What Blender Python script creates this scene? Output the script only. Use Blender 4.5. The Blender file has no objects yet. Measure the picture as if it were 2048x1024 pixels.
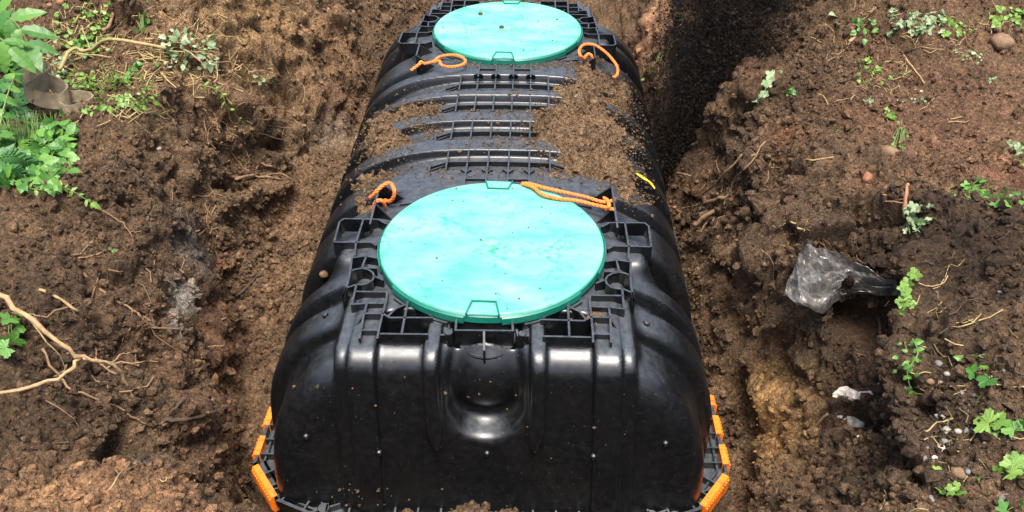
import bpy, bmesh, math, random
import numpy as np
from mathutils import Vector, Matrix
from mathutils.bvhtree import BVHTree

scene = bpy.context.scene
random.seed(7)
RNG = np.random.default_rng(7)
R = math.radians

# ------------------------------------------------------------------ camera
SC = 0.7                                   # lid diameter in metres
CAM = np.array([0.16617457, -3.05551282, 2.21548307]) * SC
PITCH, YAW, FPX = R(36.91513), R(-1.42936), 1702.884
FW = np.array([math.sin(YAW) * math.cos(PITCH), math.cos(YAW) * math.cos(PITCH), -math.sin(PITCH)])
RT = np.array([math.cos(YAW), -math.sin(YAW), 0.0])
UP = np.cross(RT, FW)
cd = bpy.data.cameras.new('camera')
cd.sensor_width = 36.0
cd.lens = 36.0 * FPX / 2048.0
cd.clip_start = 0.05
cd.clip_end = 500.0
cam = bpy.data.objects.new('camera', cd)
scene.collection.objects.link(cam)
M = Matrix.Identity(4)
for i in range(3):
    M[i][0], M[i][1], M[i][2], M[i][3] = RT[i], UP[i], -FW[i], CAM[i]
cam.matrix_world = M
scene.camera = cam

# ------------------------------------------------------------------ light
SUN_ELEV, SUN_AZ = 72.0, 172.0            # azimuth: degrees clockwise from +Y; behind the camera
world = bpy.data.worlds.new('World')
scene.world = world
world.use_nodes = True
wn = world.node_tree
bg = wn.nodes['Background']
sky = wn.nodes.new('ShaderNodeTexSky')
sky.sky_type = 'NISHITA'
sky.sun_disc = False
sky.sun_elevation = R(SUN_ELEV)
sky.sun_rotation = R(SUN_AZ)
sky.air_density = 1.0
sky.dust_density = 5.0
sky.ozone_density = 1.0
wn.links.new(sky.outputs[0], bg.inputs[0])
bg.inputs[1].default_value = 0.15
sl = bpy.data.lights.new('sun', 'SUN')
sl.energy = 3.5
sl.angle = R(25.0)
sl.color = (1.0, 0.95, 0.87)
sun = bpy.data.objects.new('sun', sl)
scene.collection.objects.link(sun)
sd = Vector((math.sin(R(SUN_AZ)) * math.cos(R(SUN_ELEV)), math.cos(R(SUN_AZ)) * math.cos(R(SUN_ELEV)), math.sin(R(SUN_ELEV))))
sun.rotation_euler = sd.to_track_quat('Z', 'Y').to_euler()
scene.view_settings.view_transform = 'Standard'
scene.view_settings.look = 'None'
scene.view_settings.exposure = 1.12
scene.view_settings.gamma = 1.0

# ------------------------------------------------------------------ helpers
COL = scene.collection

def tag(o, label=None, cat=None, group=None, kind=None):
    if label: o['label'] = label
    if cat: o['category'] = cat
    if group: o['group'] = group
    if kind: o['kind'] = kind
    return o

def thing(name, label, cat, loc=(0, 0, 0), group=None):
    o = bpy.data.objects.new(name, None)
    o.empty_display_size = 0.05
    o.location = loc
    COL.objects.link(o)
    return tag(o, label, cat, group)

def link(name, me, mat=None, parent=None, smooth=False):
    if mat is not None and len(me.materials) == 0:
        me.materials.append(mat)
    if len(me.polygons):
        me.polygons.foreach_set('use_smooth', np.full(len(me.polygons), bool(smooth)))
    o = bpy.data.objects.new(name, me)
    COL.objects.link(o)
    if parent is not None:
        o.parent = parent
        o.matrix_parent_inverse = Matrix.Translation(parent.location).inverted()
    return o

def np_mesh(name, V, F):
    """V (n,3) float, F (m,k) int with constant k"""
    me = bpy.data.meshes.new(name)
    V = np.ascontiguousarray(V, np.float32)
    F = np.ascontiguousarray(F, np.int32)
    m, k = F.shape
    me.vertices.add(len(V)); me.vertices.foreach_set('co', V.ravel())
    me.loops.add(m * k); me.loops.foreach_set('vertex_index', F.ravel())
    me.polygons.add(m)
    me.polygons.foreach_set('loop_start', np.arange(0, m * k, k, dtype=np.int32))
    me.update(calc_edges=True)
    return me

class MB:
    """collects shapes into ONE mesh"""
    def __init__(s): s.v = []; s.f = []
    def add(s, vs, fs):
        n = len(s.v); s.v += [tuple(map(float, q)) for q in vs]; s.f += [tuple(n + i for i in f) for f in fs]; return s
    def box(s, c, d, rot=None):
        c = Vector(c); h = Vector(d) / 2; vs = []
        for x in (-1, 1):
            for y in (-1, 1):
                for z in (-1, 1):
                    q = Vector((x * h.x, y * h.y, z * h.z))
                    if rot is not None: q = rot @ q
                    vs.append(c + q)
        return s.add(vs, [(0, 1, 3, 2), (4, 6, 7, 5), (0, 4, 5, 1), (2, 3, 7, 6), (0, 2, 6, 4), (1, 5, 7, 3)])
    def tube(s, pts, rad, n=6, cap=True):
        pts = [Vector(p) for p in pts]; k = len(pts)
        if not hasattr(rad, '__len__'): rad = [rad] * k
        t0 = (pts[1] - pts[0]).normalized()
        u = t0.orthogonal().normalized(); vs = []
        for i in range(k):
            t = (pts[min(i + 1, k - 1)] - pts[max(i - 1, 0)])
            t = t.normalized() if t.length > 1e-9 else t0
            u = (u - t * u.dot(t)); u = u.normalized() if u.length > 1e-6 else t.orthogonal().normalized()
            w = t.cross(u)
            for j in range(n):
                a = 2 * math.pi * j / n
                vs.append(pts[i] + (u * math.cos(a) + w * math.sin(a)) * rad[i])
        fs = []
        for i in range(k - 1):
            for j in range(n):
                fs.append((i * n + j, i * n + (j + 1) % n, (i + 1) * n + (j + 1) % n, (i + 1) * n + j))
        if cap:
            fs.append(tuple(range(n - 1, -1, -1))); fs.append(tuple(range((k - 1) * n, k * n)))
        return s.add(vs, fs)
    def lathe(s, prof, n=48, c=(0, 0, 0)):
        """prof list of (r,z)"""
        vs = []; k = len(prof)
        for r, z in prof:
            for j in range(n):
                a = 2 * math.pi * j / n
                vs.append((c[0] + r * math.cos(a), c[1] + r * math.sin(a), c[2] + z))
        fs = [(i * n + j, i * n + (j + 1) % n, (i + 1) * n + (j + 1) % n, (i + 1) * n + j) for i in range(k - 1) for j in range(n)]
        return s.add(vs, fs)
    def plate(s, pts, ztop, depth, th=0.006):
        """vertical plate along a plan polyline; ztop / depth scalar or per point"""
        P = [Vector((p[0], p[1])) for p in pts]; k = len(P)
        zt = ztop if hasattr(ztop, '__len__') else [ztop] * k
        dp = depth if hasattr(depth, '__len__') else [depth] * k
        vs = []
        for i in range(k):
            d1 = (P[i] - P[i - 1]).normalized() if i > 0 else None
            d2 = (P[i + 1] - P[i]).normalized() if i < k - 1 else None
            d1 = d1 or d2; d2 = d2 or d1
            nrm = Vector((-(d1.y + d2.y), d1.x + d2.x))
            nrm = nrm.normalized() if nrm.length > 1e-6 else Vector((-d1.y, d1.x))
            m = nrm.dot(Vector((-d1.y, d1.x))); w = th / 2 / max(m, 0.45)
            for sgn in (1, -1):
                q = P[i] + nrm * w * sgn
                vs.append((q.x, q.y, zt[i])); vs.append((q.x, q.y, zt[i] - dp[i]))
        fs = []
        for i in range(k - 1):
            a, b = 4 * i, 4 * i + 4
            fs += [(a, b, b + 2, a + 2), (a + 1, a + 3, b + 3, b + 1), (a, a + 1, b + 1, b), (a + 2, b + 2, b + 3, a + 3)]
        fs += [(0, 2, 3, 1), (4 * k - 4, 4 * k - 3, 4 * k - 1, 4 * k - 2)]
        return s.add(vs, fs)
    def mesh(s, name):
        me = bpy.data.meshes.new(name); me.from_pydata(s.v, [], s.f); me.update(); return me
    def build(s, name, mat, parent=None, smooth=False, bevel=0):
        me = s.mesh(name)
        if bevel:
            bm = bmesh.new(); bm.from_mesh(me)
            bmesh.ops.bevel(bm, geom=bm.edges[:], offset=bevel, segments=1, affect='EDGES', profile=0.5)
            bm.to_mesh(me); bm.free()
        return link(name, me, mat, parent, smooth)

def ray_dir(u, v):
    return FW + RT * ((u - 1024) / FPX) - UP * ((v - 512) / FPX)
def onz(u, v, z):
    d = ray_dir(u, v); t = (z - CAM[2]) / d[2]; return CAM + t * d
def project(P):
    d = np.asarray(P, float) - CAM; w = d @ FW
    return 1024 + FPX * (d @ RT) / w, 512 - FPX * (d @ UP) / w

# numpy gradient noise ---------------------------------------------------
_perm = np.concatenate([RNG.permutation(256)] * 3).astype(np.int32)
_g = RNG.normal(size=(256, 3)); _g /= np.linalg.norm(_g, axis=1)[:, None]; _g = _g.astype(np.float32)
def perlin(p):
    p = np.asarray(p, np.float32); i = np.floor(p).astype(np.int32); f = p - i
    i &= 255; u = f * f * f * (f * (f * 6 - 15) + 10); out = 0
    for dx in (0, 1):
        wx = u[:, 0] if dx else 1 - u[:, 0]
        for dy in (0, 1):
            wy = u[:, 1] if dy else 1 - u[:, 1]
            for dz in (0, 1):
                wz = u[:, 2] if dz else 1 - u[:, 2]
                h = _perm[_perm[_perm[(i[:, 0] + dx) & 255] + ((i[:, 1] + dy) & 255)] + ((i[:, 2] + dz) & 255)]
                gr = _g[h]
                out = out + wx * wy * wz * (gr[:, 0] * (f[:, 0] - dx) + gr[:, 1] * (f[:, 1] - dy) + gr[:, 2] * (f[:, 2] - dz))
    return out * 1.5
def fbm(p, f0, octv=4, gain=0.5, lac=2.03, mode=None):
    s = 0; a = 1.0; p = np.asarray(p, np.float32) * f0
    for o in range(octv):
        n = perlin(p + 17.3 * o)
        if mode == 'billow': n = np.abs(n) * 2 - 0.5
        elif mode == 'ridge': n = 0.6 - np.abs(n) * 2
        s = s + a * n; a *= gain; p = p * lac
    return s
_rnd = RNG.random((256, 3)).astype(np.float32)
def worley(p):
    """distance to nearest feature point, cells of size 1"""
    p = np.asarray(p, np.float32); i = np.floor(p).astype(np.int32); f = p - i
    best = np.full(len(p), 9.0, np.float32)
    for dx in (-1, 0, 1):
        for dy in (-1, 0, 1):
            for dz in (-1, 0, 1):
                h = _perm[_perm[_perm[(i[:, 0] + dx) & 255] + ((i[:, 1] + dy) & 255)] + ((i[:, 2] + dz) & 255)]
                r = _rnd[h]
                d = (r[:, 0] + dx - f[:, 0]) ** 2 + (r[:, 1] + dy - f[:, 1]) ** 2 + (r[:, 2] + dz - f[:, 2]) ** 2
                best = np.minimum(best, d)
    return np.sqrt(best)
def sstep(a, b, x):
    t = np.clip((x - a) / (b - a), 0, 1); return t * t * (3 - 2 * t)

# ------------------------------------------------------------------ materials
def mat_new(name):
    m = bpy.data.materials.new(name); m.use_nodes = True
    nt = m.node_tree; return m, nt, nt.nodes['Principled BSDF']
def N(nt, t, **kw):
    n = nt.nodes.new(t)
    for k, v in kw.items():
        if k.startswith('i_'):
            key = k[2:]; key = int(key) if key.isdigit() else key.replace('_', ' ')
            n.inputs[key].default_value = v
        else: setattr(n, k, v)
    return n
def noise(nt, scale, detail=4, rough=0.55, co=None, dist=0.0):
    n = N(nt, 'ShaderNodeTexNoise', i_Scale=scale, i_Detail=detail, i_Roughness=rough, i_Distortion=dist)
    if co is not None: nt.links.new(co, n.inputs['Vector'])
    return n
def ramp(nt, src, stops):
    r = N(nt, 'ShaderNodeValToRGB'); e = r.color_ramp.elements
    while len(e) < len(stops): e.new(0.5)
    for q, (p, c) in zip(e, stops):
        q.position = p; q.color = (*c, 1) if len(c) == 3 else c
    nt.links.new(src, r.inputs[0]); return r
def mixc(nt, fac, a, b, blend='MIX'):
    n = N(nt, 'ShaderNodeMix', data_type='RGBA', blend_type=blend)
    for sock, val in ((0, fac), (6, a), (7, b)):
        if isinstance(val, bpy.types.NodeSocket): nt.links.new(val, n.inputs[sock])
        else: n.inputs[sock].default_value = val if sock == 0 else ((*val, 1) if len(val) == 3 else val)
    return n.outputs[2]
def bump(nt, h, strength, dist, normal=None):
    b = N(nt, 'ShaderNodeBump', i_Strength=strength, i_Distance=dist)
    nt.links.new(h, b.inputs['Height'])
    if normal is not None: nt.links.new(normal, b.inputs['Normal'])
    return b.outputs[0]
def world_co(nt):
    return N(nt, 'ShaderNodeNewGeometry').outputs['Position']

def soil_material(name, attr=True, tint=(0.066, 0.040, 0.022), dark=1.0):
    m, nt, b = mat_new(name); L = nt.links
    co = world_co(nt)
    n1 = noise(nt, 9, 6, 0.65, co); n2 = noise(nt, 70, 5, 0.7, co); n3 = noise(nt, 260, 3, 0.6, co)
    if attr:
        a = N(nt, 'ShaderNodeAttribute', attribute_name='Col'); base = a.outputs['Color']
    else:
        rgb = N(nt, 'ShaderNodeRGB'); rgb.outputs[0].default_value = (*tint, 1); base = rgb.outputs[0]
    r1 = ramp(nt, n1.outputs[0], [(0.3, (0.62, 0.60, 0.58)), (0.7, (1.30, 1.28, 1.22))])
    c = mixc(nt, 1.0, base, r1.outputs[0], 'MULTIPLY')
    r2 = ramp(nt, n2.outputs[0], [(0.28, (0.55, 0.53, 0.52)), (0.52, (1, 1, 1)), (0.75, (1.5, 1.42, 1.3))])
    c = mixc(nt, 0.85, c, r2.outputs[0], 'MULTIPLY')
    vo = N(nt, 'ShaderNodeTexVoronoi', i_Scale=115.0, i_Randomness=1.0); L.new(co, vo.inputs['Vector'])
    vo2 = N(nt, 'ShaderNodeTexVoronoi', i_Scale=46.0, i_Randomness=1.0)
    wv = mixc(nt, 0.06, co, noise(nt, 60, 2, 0.5, co).outputs['Color']); L.new(wv, vo2.inputs['Vector'])
    cellv = N(nt, 'ShaderNodeSeparateColor'); L.new(vo.outputs['Color'], cellv.inputs[0])
    c = mixc(nt, 0.8, c, ramp(nt, cellv.outputs[0], [(0.0, (0.55, 0.54, 0.52)), (0.55, (1, 1, 1)), (1.0, (1.75, 1.65, 1.5))]).outputs[0], 'MULTIPLY')
    # pale grit specks
    g = ramp(nt, n3.outputs[0], [(0.66, (0, 0, 0)), (0.72, (1, 1, 1))])
    c = mixc(nt, g.outputs[0], c, mixc(nt, 0.5, c, (0.30, 0.22, 0.13)))
    L.new(c, b.inputs['Base Color'])
    b.inputs['Roughness'].default_value = 0.9
    b.inputs['Specular IOR Level'].default_value = 0.25
    h = mixc(nt, 0.5, n2.outputs[0], n3.outputs[0])
    inv = N(nt, 'ShaderNodeMath', operation='MULTIPLY', i_1=-1.0); L.new(vo.outputs['Distance'], inv.inputs[0])
    inv2 = N(nt, 'ShaderNodeMath', operation='MULTIPLY', i_1=-1.0); L.new(vo2.outputs['Distance'], inv2.inputs[0])
    nb = bump(nt, inv2.outputs[0], 0.6, 0.012)
    nb = bump(nt, inv.outputs[0], 0.8, 0.008, nb)
    nb = bump(nt, h, 1.0, 0.020, nb)
    L.new(nb, b.inputs['Normal'])
    return m

def plastic_material(name, base=(0.0026, 0.0032, 0.0041), rough=0.335, dust=0.5):
    m, nt, b = mat_new(name); L = nt.links
    co = world_co(nt)
    n1 = noise(nt, 5, 5, 0.6, co); n2 = noise(nt, 45, 4, 0.65, co); n3 = noise(nt, 420, 2, 0.5, co)
    mp = N(nt, 'ShaderNodeMapping'); mp.inputs['Scale'].default_value = (60, 9, 30); L.new(co, mp.inputs[0])
    n4 = noise(nt, 1.0, 6, 0.75, mp.outputs[0])
    msk = mixc(nt, 1.0, ramp(nt, n1.outputs[0], [(0.48, (0, 0, 0)), (0.72, (1, 1, 1))]).outputs[0], ramp(nt, n2.outputs[0], [(0.4, (0, 0, 0)), (0.75, (1, 1, 1))]).outputs[0], 'MULTIPLY')
    c = mixc(nt, msk, base, (0.010, 0.0095, 0.009))
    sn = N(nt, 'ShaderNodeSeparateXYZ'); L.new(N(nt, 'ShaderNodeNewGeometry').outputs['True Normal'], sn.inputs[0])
    dust_sheen = ramp(nt, sn.outputs[2], [(0.72, (0, 0, 0)), (0.97, (1, 1, 1))])
    film = mixc(nt, 1.0, dust_sheen.outputs[0], ramp(nt, n2.outputs[0], [(0.25, (0.25, 0.25, 0.25)), (0.75, (1, 1, 1))]).outputs[0], 'MULTIPLY')
    c = mixc(nt, film, c, (0.056, 0.063, 0.072))  # grey film on up-facing plastic: dust plus sky reflection painted into the colour
    spk = ramp(nt, n3.outputs[0], [(0.735, (0, 0, 0)), (0.765, (1, 1, 1))])
    c = mixc(nt, spk.outputs[0], c, (0.11, 0.09, 0.07))
    c = mixc(nt, ramp(nt, n4.outputs[0], [(0.66, (0, 0, 0)), (0.80, (0.35, 0.35, 0.35))]).outputs[0], c, (0.10, 0.10, 0.10))
    vd = N(nt, 'ShaderNodeTexVoronoi', i_Scale=75.0); L.new(co, vd.inputs['Vector'])
    dsp = ramp(nt, vd.outputs['Distance'], [(0.05, (1, 1, 1)), (0.09, (0, 0, 0))])
    vc = N(nt, 'ShaderNodeSeparateColor'); L.new(vd.outputs['Color'], vc.inputs[0])
    gate = ramp(nt, vc.outputs[0], [(0.60, (0, 0, 0)), (0.66, (1, 1, 1))])
    c = mixc(nt, mixc(nt, 1.0, dsp.outputs[0], gate.outputs[0], 'MULTIPLY'), c, (0.20, 0.185, 0.16))
    L.new(c, b.inputs['Base Color'])
    rr = N(nt, 'ShaderNodeMapRange', i_1=0.3, i_2=0.7, i_3=rough - 0.05, i_4=rough + 0.13)
    L.new(n2.outputs[0], rr.inputs[0]); L.new(rr.outputs[0], b.inputs['Roughness'])
    b.inputs['Specular IOR Level'].default_value = 0.65
    L.new(bump(nt, n2.outputs[0], 0.04, 0.003), b.inputs['Normal'])
    return m

def simple(name, col, rough=0.6, var=0.25, scale=30, bmp=0.3, bd=0.003, spec=0.4):
    m, nt, b = mat_new(name); co = world_co(nt)
    n = noise(nt, scale, 5, 0.65, co)
    lo = tuple(x * (1 - var) for x in col); hi = tuple(min(1, x * (1 + var)) for x in col)
    nt.links.new(ramp(nt, n.outputs[0], [(0.3, lo), (0.7, hi)]).outputs[0], b.inputs['Base Color'])
    b.inputs['Roughness'].default_value = rough; b.inputs['Specular IOR Level'].default_value = spec
    nt.links.new(bump(nt, n.outputs[0], bmp, bd), b.inputs['Normal'])
    return m

def leaf_material(name, c1, c2, trans=0.35):
    m, nt, b = mat_new(name); L = nt.links
    oi = N(nt, 'ShaderNodeObjectInfo'); co = world_co(nt)
    n = noise(nt, 60, 3, 0.6, co)
    mx = N(nt, 'ShaderNodeMath', operation='ADD'); L.new(oi.outputs['Random'], mx.inputs[0]); 
    sc = N(nt, 'ShaderNodeMath', operation='MULTIPLY_ADD', i_1=0.6, i_2=-0.3); L.new(n.outputs[0], sc.inputs[0]); L.new(sc.outputs[0], mx.inputs[1])
    c = ramp(nt, mx.outputs[0], [(0.0, c1), (1.0, c2)]).outputs[0]
    L.new(c, b.inputs['Base Color']); b.inputs['Roughness'].default_value = 0.45
    t = N(nt, 'ShaderNodeBsdfTranslucent'); L.new(c, t.inputs[0])
    ms = N(nt, 'ShaderNodeMixShader', i_0=trans); L.new(b.outputs[0], ms.inputs[1]); L.new(t.outputs[0], ms.inputs[2])
    L.new(ms.outputs[0], nt.nodes['Material Output'].inputs[0])
    return m

def lid_material():
    m, nt, b = mat_new('green_lid_plastic'); L = nt.links
    co = world_co(nt)
    mp = N(nt, 'ShaderNodeMapping'); mp.inputs['Scale'].default_value = (3.6, 8, 6); L.new(co, mp.inputs[0])
    n1 = noise(nt, 1.0, 5, 0.62, mp.outputs[0]); n2 = noise(nt, 7, 4, 0.6, co); n3 = noise(nt, 55, 5, 0.7, co); n4 = noise(nt, 190, 2, 0.5, co)
    c = ramp(nt, n1.outputs[0], [(0.36, (0.060, 0.32, 0.222)), (0.5, (0.115, 0.38, 0.280)), (0.66, (0.18, 0.44, 0.340))]).outputs[0]
    wear = mixc(nt, 1.0, ramp(nt, n2.outputs[0], [(0.50, (0, 0, 0)), (0.66, (1, 1, 1))]).outputs[0], ramp(nt, n3.outputs[0], [(0.45, (0, 0, 0)), (0.62, (1, 1, 1))]).outputs[0], 'MULTIPLY')
    c = mixc(nt, wear, c, (0.015, 0.27, 0.175))
    c = mixc(nt, ramp(nt, n4.outputs[0], [(0.74, (0, 0, 0)), (0.77, (0.8, 0.8, 0.8))]).outputs[0], c, (0.05, 0.07, 0.05))
    L.new(c, b.inputs['Base Color'])
    rr = N(nt, 'ShaderNodeMapRange', i_1=0.3, i_2=0.7, i_3=0.32, i_4=0.55); L.new(n3.outputs[0], rr.inputs[0]); L.new(rr.outputs[0], b.inputs['Roughness'])
    L.new(bump(nt, n2.outputs[0], 0.15, 0.01), b.inputs['Normal'])
    return m

def dirty(name, col, rough):
    m, nt, b = mat_new(name); co = world_co(nt); L = nt.links
    n1 = noise(nt, 30, 5, 0.7, co); n2 = noise(nt, 300, 3, 0.6, co)
    c = ramp(nt, n2.outputs[0], [(0.3, tuple(x * .8 for x in col)), (0.7, tuple(min(1, x * 1.15) for x in col))]).outputs[0]
    c = mixc(nt, ramp(nt, n1.outputs[0], [(0.52, (0, 0, 0)), (0.68, (0.75, 0.75, 0.75))]).outputs[0], c, (0.13, 0.075, 0.04))
    L.new(c, b.inputs['Base Color']); b.inputs['Roughness'].default_value = rough
    L.new(bump(nt, n2.outputs[0], 0.4, 0.002), b.inputs['Normal']); return m
M_SOIL = soil_material('soil')
M_CLOD = soil_material('soil_clods')
M_TSOIL = soil_material('soil_on_tank', attr=False, tint=(0.165, 0.107, 0.062))
M_TSOIL_GREY = soil_material('soil_pale', attr=False, tint=(0.20, 0.155, 0.10))
M_FALL = soil_material('soil_falling', attr=False, tint=(0.0135, 0.009, 0.0060))  # far darker than the other soil: the bucket's shade put into its tint
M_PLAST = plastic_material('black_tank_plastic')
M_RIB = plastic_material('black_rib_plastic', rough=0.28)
M_LID = lid_material()
M_LIDRIM = simple('green_rim_plastic', (0.006, 0.125, 0.088), 0.4, 0.2, 20, 0.1)
M_ORANGE = dirty('orange_clip_plastic', (0.80, 0.18, 0.010), 0.5)
M_ROPE = dirty('orange_rope_fibre', (0.72, 0.17, 0.028), 0.75)
M_YELLOW = simple('yellow_paint', (0.60, 0.42, 0.03), 0.6, 0.3, 90, 0.4)
M_ROOT = simple('root_bark', (0.185, 0.112, 0.058), 0.85, 0.4, 60, 0.8, 0.004)
M_ROOT_PALE = simple('pale_root_bark', (0.30, 0.195, 0.095), 0.8, 0.35, 70, 0.8, 0.004)
M_ROOT_DARK = simple('dark_root_bark', (0.055, 0.034, 0.021), 0.9, 0.4, 60, 0.8, 0.004)
M_ROOT_RED = simple('reddish_root', (0.26, 0.12, 0.062), 0.8, 0.3, 70, 0.6, 0.003)
M_STRAW = simple('straw', (0.27, 0.20, 0.085), 0.8, 0.35, 80, 0.4)
M_STEM = simple('green_stem', (0.11, 0.16, 0.04), 0.6, 0.3, 40, 0.3)
M_STONE = simple('grey_stone', (0.13, 0.125, 0.12), 0.75, 0.4, 60, 0.6, 0.004)
M_STONE_PALE = simple('pale_stone', (0.26, 0.23, 0.185), 0.7, 0.3, 60, 0.6, 0.004)
M_STONE_BROWN = simple('brown_stone', (0.15, 0.09, 0.05), 0.8, 0.4, 45, 0.7, 0.005)
M_STONE_RED = simple('reddish_stone', (0.20, 0.085, 0.042), 0.8, 0.35, 50, 0.6, 0.004)
M_WHITE = simple('white_bark', (0.40, 0.36, 0.31), 0.8, 0.6, 30, 0.8, 0.006)
M_STRAP = simple('dirty_webbing', (0.15, 0.115, 0.072), 0.8, 0.35, 40, 0.5, 0.004)
M_BRIGHT = leaf_material('bright_leaf', (0.045, 0.15, 0.025), (0.14, 0.30, 0.05))
M_DEEP = leaf_material('deep_leaf', (0.025, 0.10, 0.025), (0.07, 0.20, 0.045))
M_PALE = leaf_material('pale_leaf', (0.14, 0.23, 0.09), (0.36, 0.44, 0.26))
M_LIME = leaf_material('lime_leaf', (0.10, 0.22, 0.03), (0.24, 0.38, 0.08))
# ------------------------------------------------------------------ ground
CP = [  # image column, row, height of the ground there
 # trench floor
 (470,950,-.73),(462,800,-.71),(480,700,-.68),(520,600,-.62),(570,520,-.60),(620,450,-.58),(540,450,-.60),(640,380,-.57),(610,330,-.55),(665,310,-.57),(705,240,-.55),
 (1345,330,-.57),(1375,430,-.55),(1395,550,-.565),(1412,700,-.65),(1440,850,-.72),(1465,980,-.74),
 # left wall
 (440,600,-.56),(448,700,-.58),(445,800,-.58),(430,950,-.56),(360,820,-.30),(300,790,-.20),(220,745,-.14),(340,930,-.30),(200,900,-.15),(90,860,-.04),(0,760,.03),(110,660,0.0),(0,590,.06),
 (370,640,-.28),(320,600,-.18),(270,550,-.10),(150,450,.03),(60,400,.05),(390,490,-.28),(320,400,-.06),(240,300,0.05),(170,320,.05),(420,380,-.24),(380,300,-.06),(320,190,.06),(300,230,.05),(470,330,-.36),(480,260,-.24),
 (440,170,-.02),(380,150,.05),(530,270,-.38),(560,200,-.30),(540,130,-.12),(600,270,-.50),(460,90,.06),
 # hollow on the left, plants and straps stand in it
 (160,220,-.02),(60,230,-.02),(0,320,0.0),(100,120,.0),(0,60,.05),(250,120,0.02),(200,20,.10),(330,60,.08),
 # far left bank
 (600,60,-.05),(700,100,-.28),(740,180,-.50),(460,30,.16),(780,15,-.20),(650,150,-.33),(690,10,-.02),(850,-60,-.3),(560,-60,.15),(1000,-120,-.2),(1150,-60,-.3),
 # right far bank and wall
 (1262,60,-.42),(1310,40,-.22),(1370,5,.05),(1290,140,-.48),(1300,230,-.58),(1340,190,-.34),(1380,110,-.05),(1420,200,-.05),(1400,300,-.34),(1450,60,.08),(1470,150,.04),
 (1470,290,-.02),(1430,350,-.33),(1490,400,-.10),(1430,430,-.46),(1540,440,-.02),(1478,520,-.40),(1520,500,-.18),(1560,520,-.08),(1500,620,-.50),(1555,620,-.22),
 # right plateau
 (1600,100,.06),(1600,250,.05),(1800,150,.05),(2040,100,.06),(1800,330,.04),(2000,400,.10),(1620,370,0.0),(1700,430,.0),(1760,490,.0),(1950,600,.09),(1900,750,.05),(2000,900,.05),(1880,1000,.02),(1680,510,-.04),(1850,520,.05),
 # collapsed notch behind the plastic sheet
 (1650,620,-.12),(1570,700,-.32),(1535,800,-.55),(1550,900,-.58),(1650,900,-.36),(1630,760,-.32),(1700,700,-.26),(1750,900,-.17),(1760,780,-.16),(1800,640,-.05),(1830,700,.0),(1850,850,.0),(1520,970,-.58),(1640,985,-.30),(1780,980,-.04),(1700,1015,-.12),
 # near bank
 (0,1010,.12),(100,975,.13),(250,985,.10),(400,1008,.03),(440,1065,-.12),(560,1050,-.72),(600,1075,-.66),(1400,1050,-.72),(1370,1075,-.66),(1530,1035,-.40),(1600,1040,-.12),(660,1034,-.55),(968,1036,-.55),(1300,1036,-.55),
]
WP = [  # plain world points
 (0,-.3,-.75),(0,.4,-.75),(0,1.2,-.72),(0,2.0,-.68),(-.76,.4,-.555),(.77,.4,-.545),(-.76,1.2,-.545),(.77,1.2,-.535),(-.76,1.9,-.54),(.77,1.9,-.53),(.77,.20,-.555),(.78,.12,-.59),(-.74,.0,-.64),(.75,-.1,-.67),(.75,-.25,-.70),(-.6,-.35,-.76),(.6,-.35,-.76),(-.5,1.9,-.64),(.5,1.9,-.64),
 (0,-.60,-.66),(-.4,-.60,-.66),(.4,-.60,-.66),(-.75,-.55,-.72),(.76,-.55,-.73),(0,-1.0,-.15),(.5,-1.05,-.1),(-.5,-1.05,-.08),(0,-1.4,0),(1,-1.4,.02),(-1,-1.4,.1),(.9,-.95,-.02),
 (0,-2.2,0),(-1.5,-2,.05),(1.5,-2,.02),(0,-3.5,0),(-2.5,-1,.1),(2.5,-1,.05),(-2.6,.5,.05),(2.8,.6,.08),(-2.6,1.6,.08),(2.8,1.8,.05),(-2.2,2.6,.1),(2.4,2.8,.05),
 (0,2.5,-.6),(0,2.9,-.3),(0,3.4,.05),(-.8,3.2,.05),(.9,3.1,.05),(1.6,3.2,.05),(-3.2,0,.05),(3.4,0,.05),(0,4.5,.1),(-3,4,.1),(3,4,.1),(-3,-3,0),(3,-3,0),(-4.5,1,.05),(4.5,1,.05)]
cpw = np.array([[*onz(u, v, z)[:2], z] for u, v, z in CP] + WP)
def tps(r2): return 0.5 * r2 * np.log(r2 + 1e-9)
n_ = len(cpw)
A_ = np.zeros((n_ + 3, n_ + 3))
A_[:n_, :n_] = tps(((cpw[:, None, :2] - cpw[None, :, :2]) ** 2).sum(-1)) + 0.0006 * np.eye(n_)
A_[:n_, n_] = 1; A_[:n_, n_ + 1:] = cpw[:, :2]; A_[n_:, :n_] = A_[:n_, n_:].T
w_ = np.linalg.solve(A_, np.concatenate([cpw[:, 2], np.zeros(3)]))
def base_height(x, y):
    x = np.asarray(x, float).ravel(); y = np.asarray(y, float).ravel(); out = np.empty_like(x)
    for s in range(0, len(x), 40000):
        a, b = x[s:s + 40000], y[s:s + 40000]
        r2 = (a[:, None] - cpw[None, :, 0]) ** 2 + (b[:, None] - cpw[None, :, 1]) ** 2
        out[s:s + 40000] = tps(r2) @ w_[:n_] + w_[n_] + w_[n_ + 1] * a + w_[n_ + 2] * b
    rr = np.hypot(x, y - 0.8); k = sstep(3.0, 4.6, rr)
    return np.clip(out, -.90, .3) * (1 - k) + 0.05 * k
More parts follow.
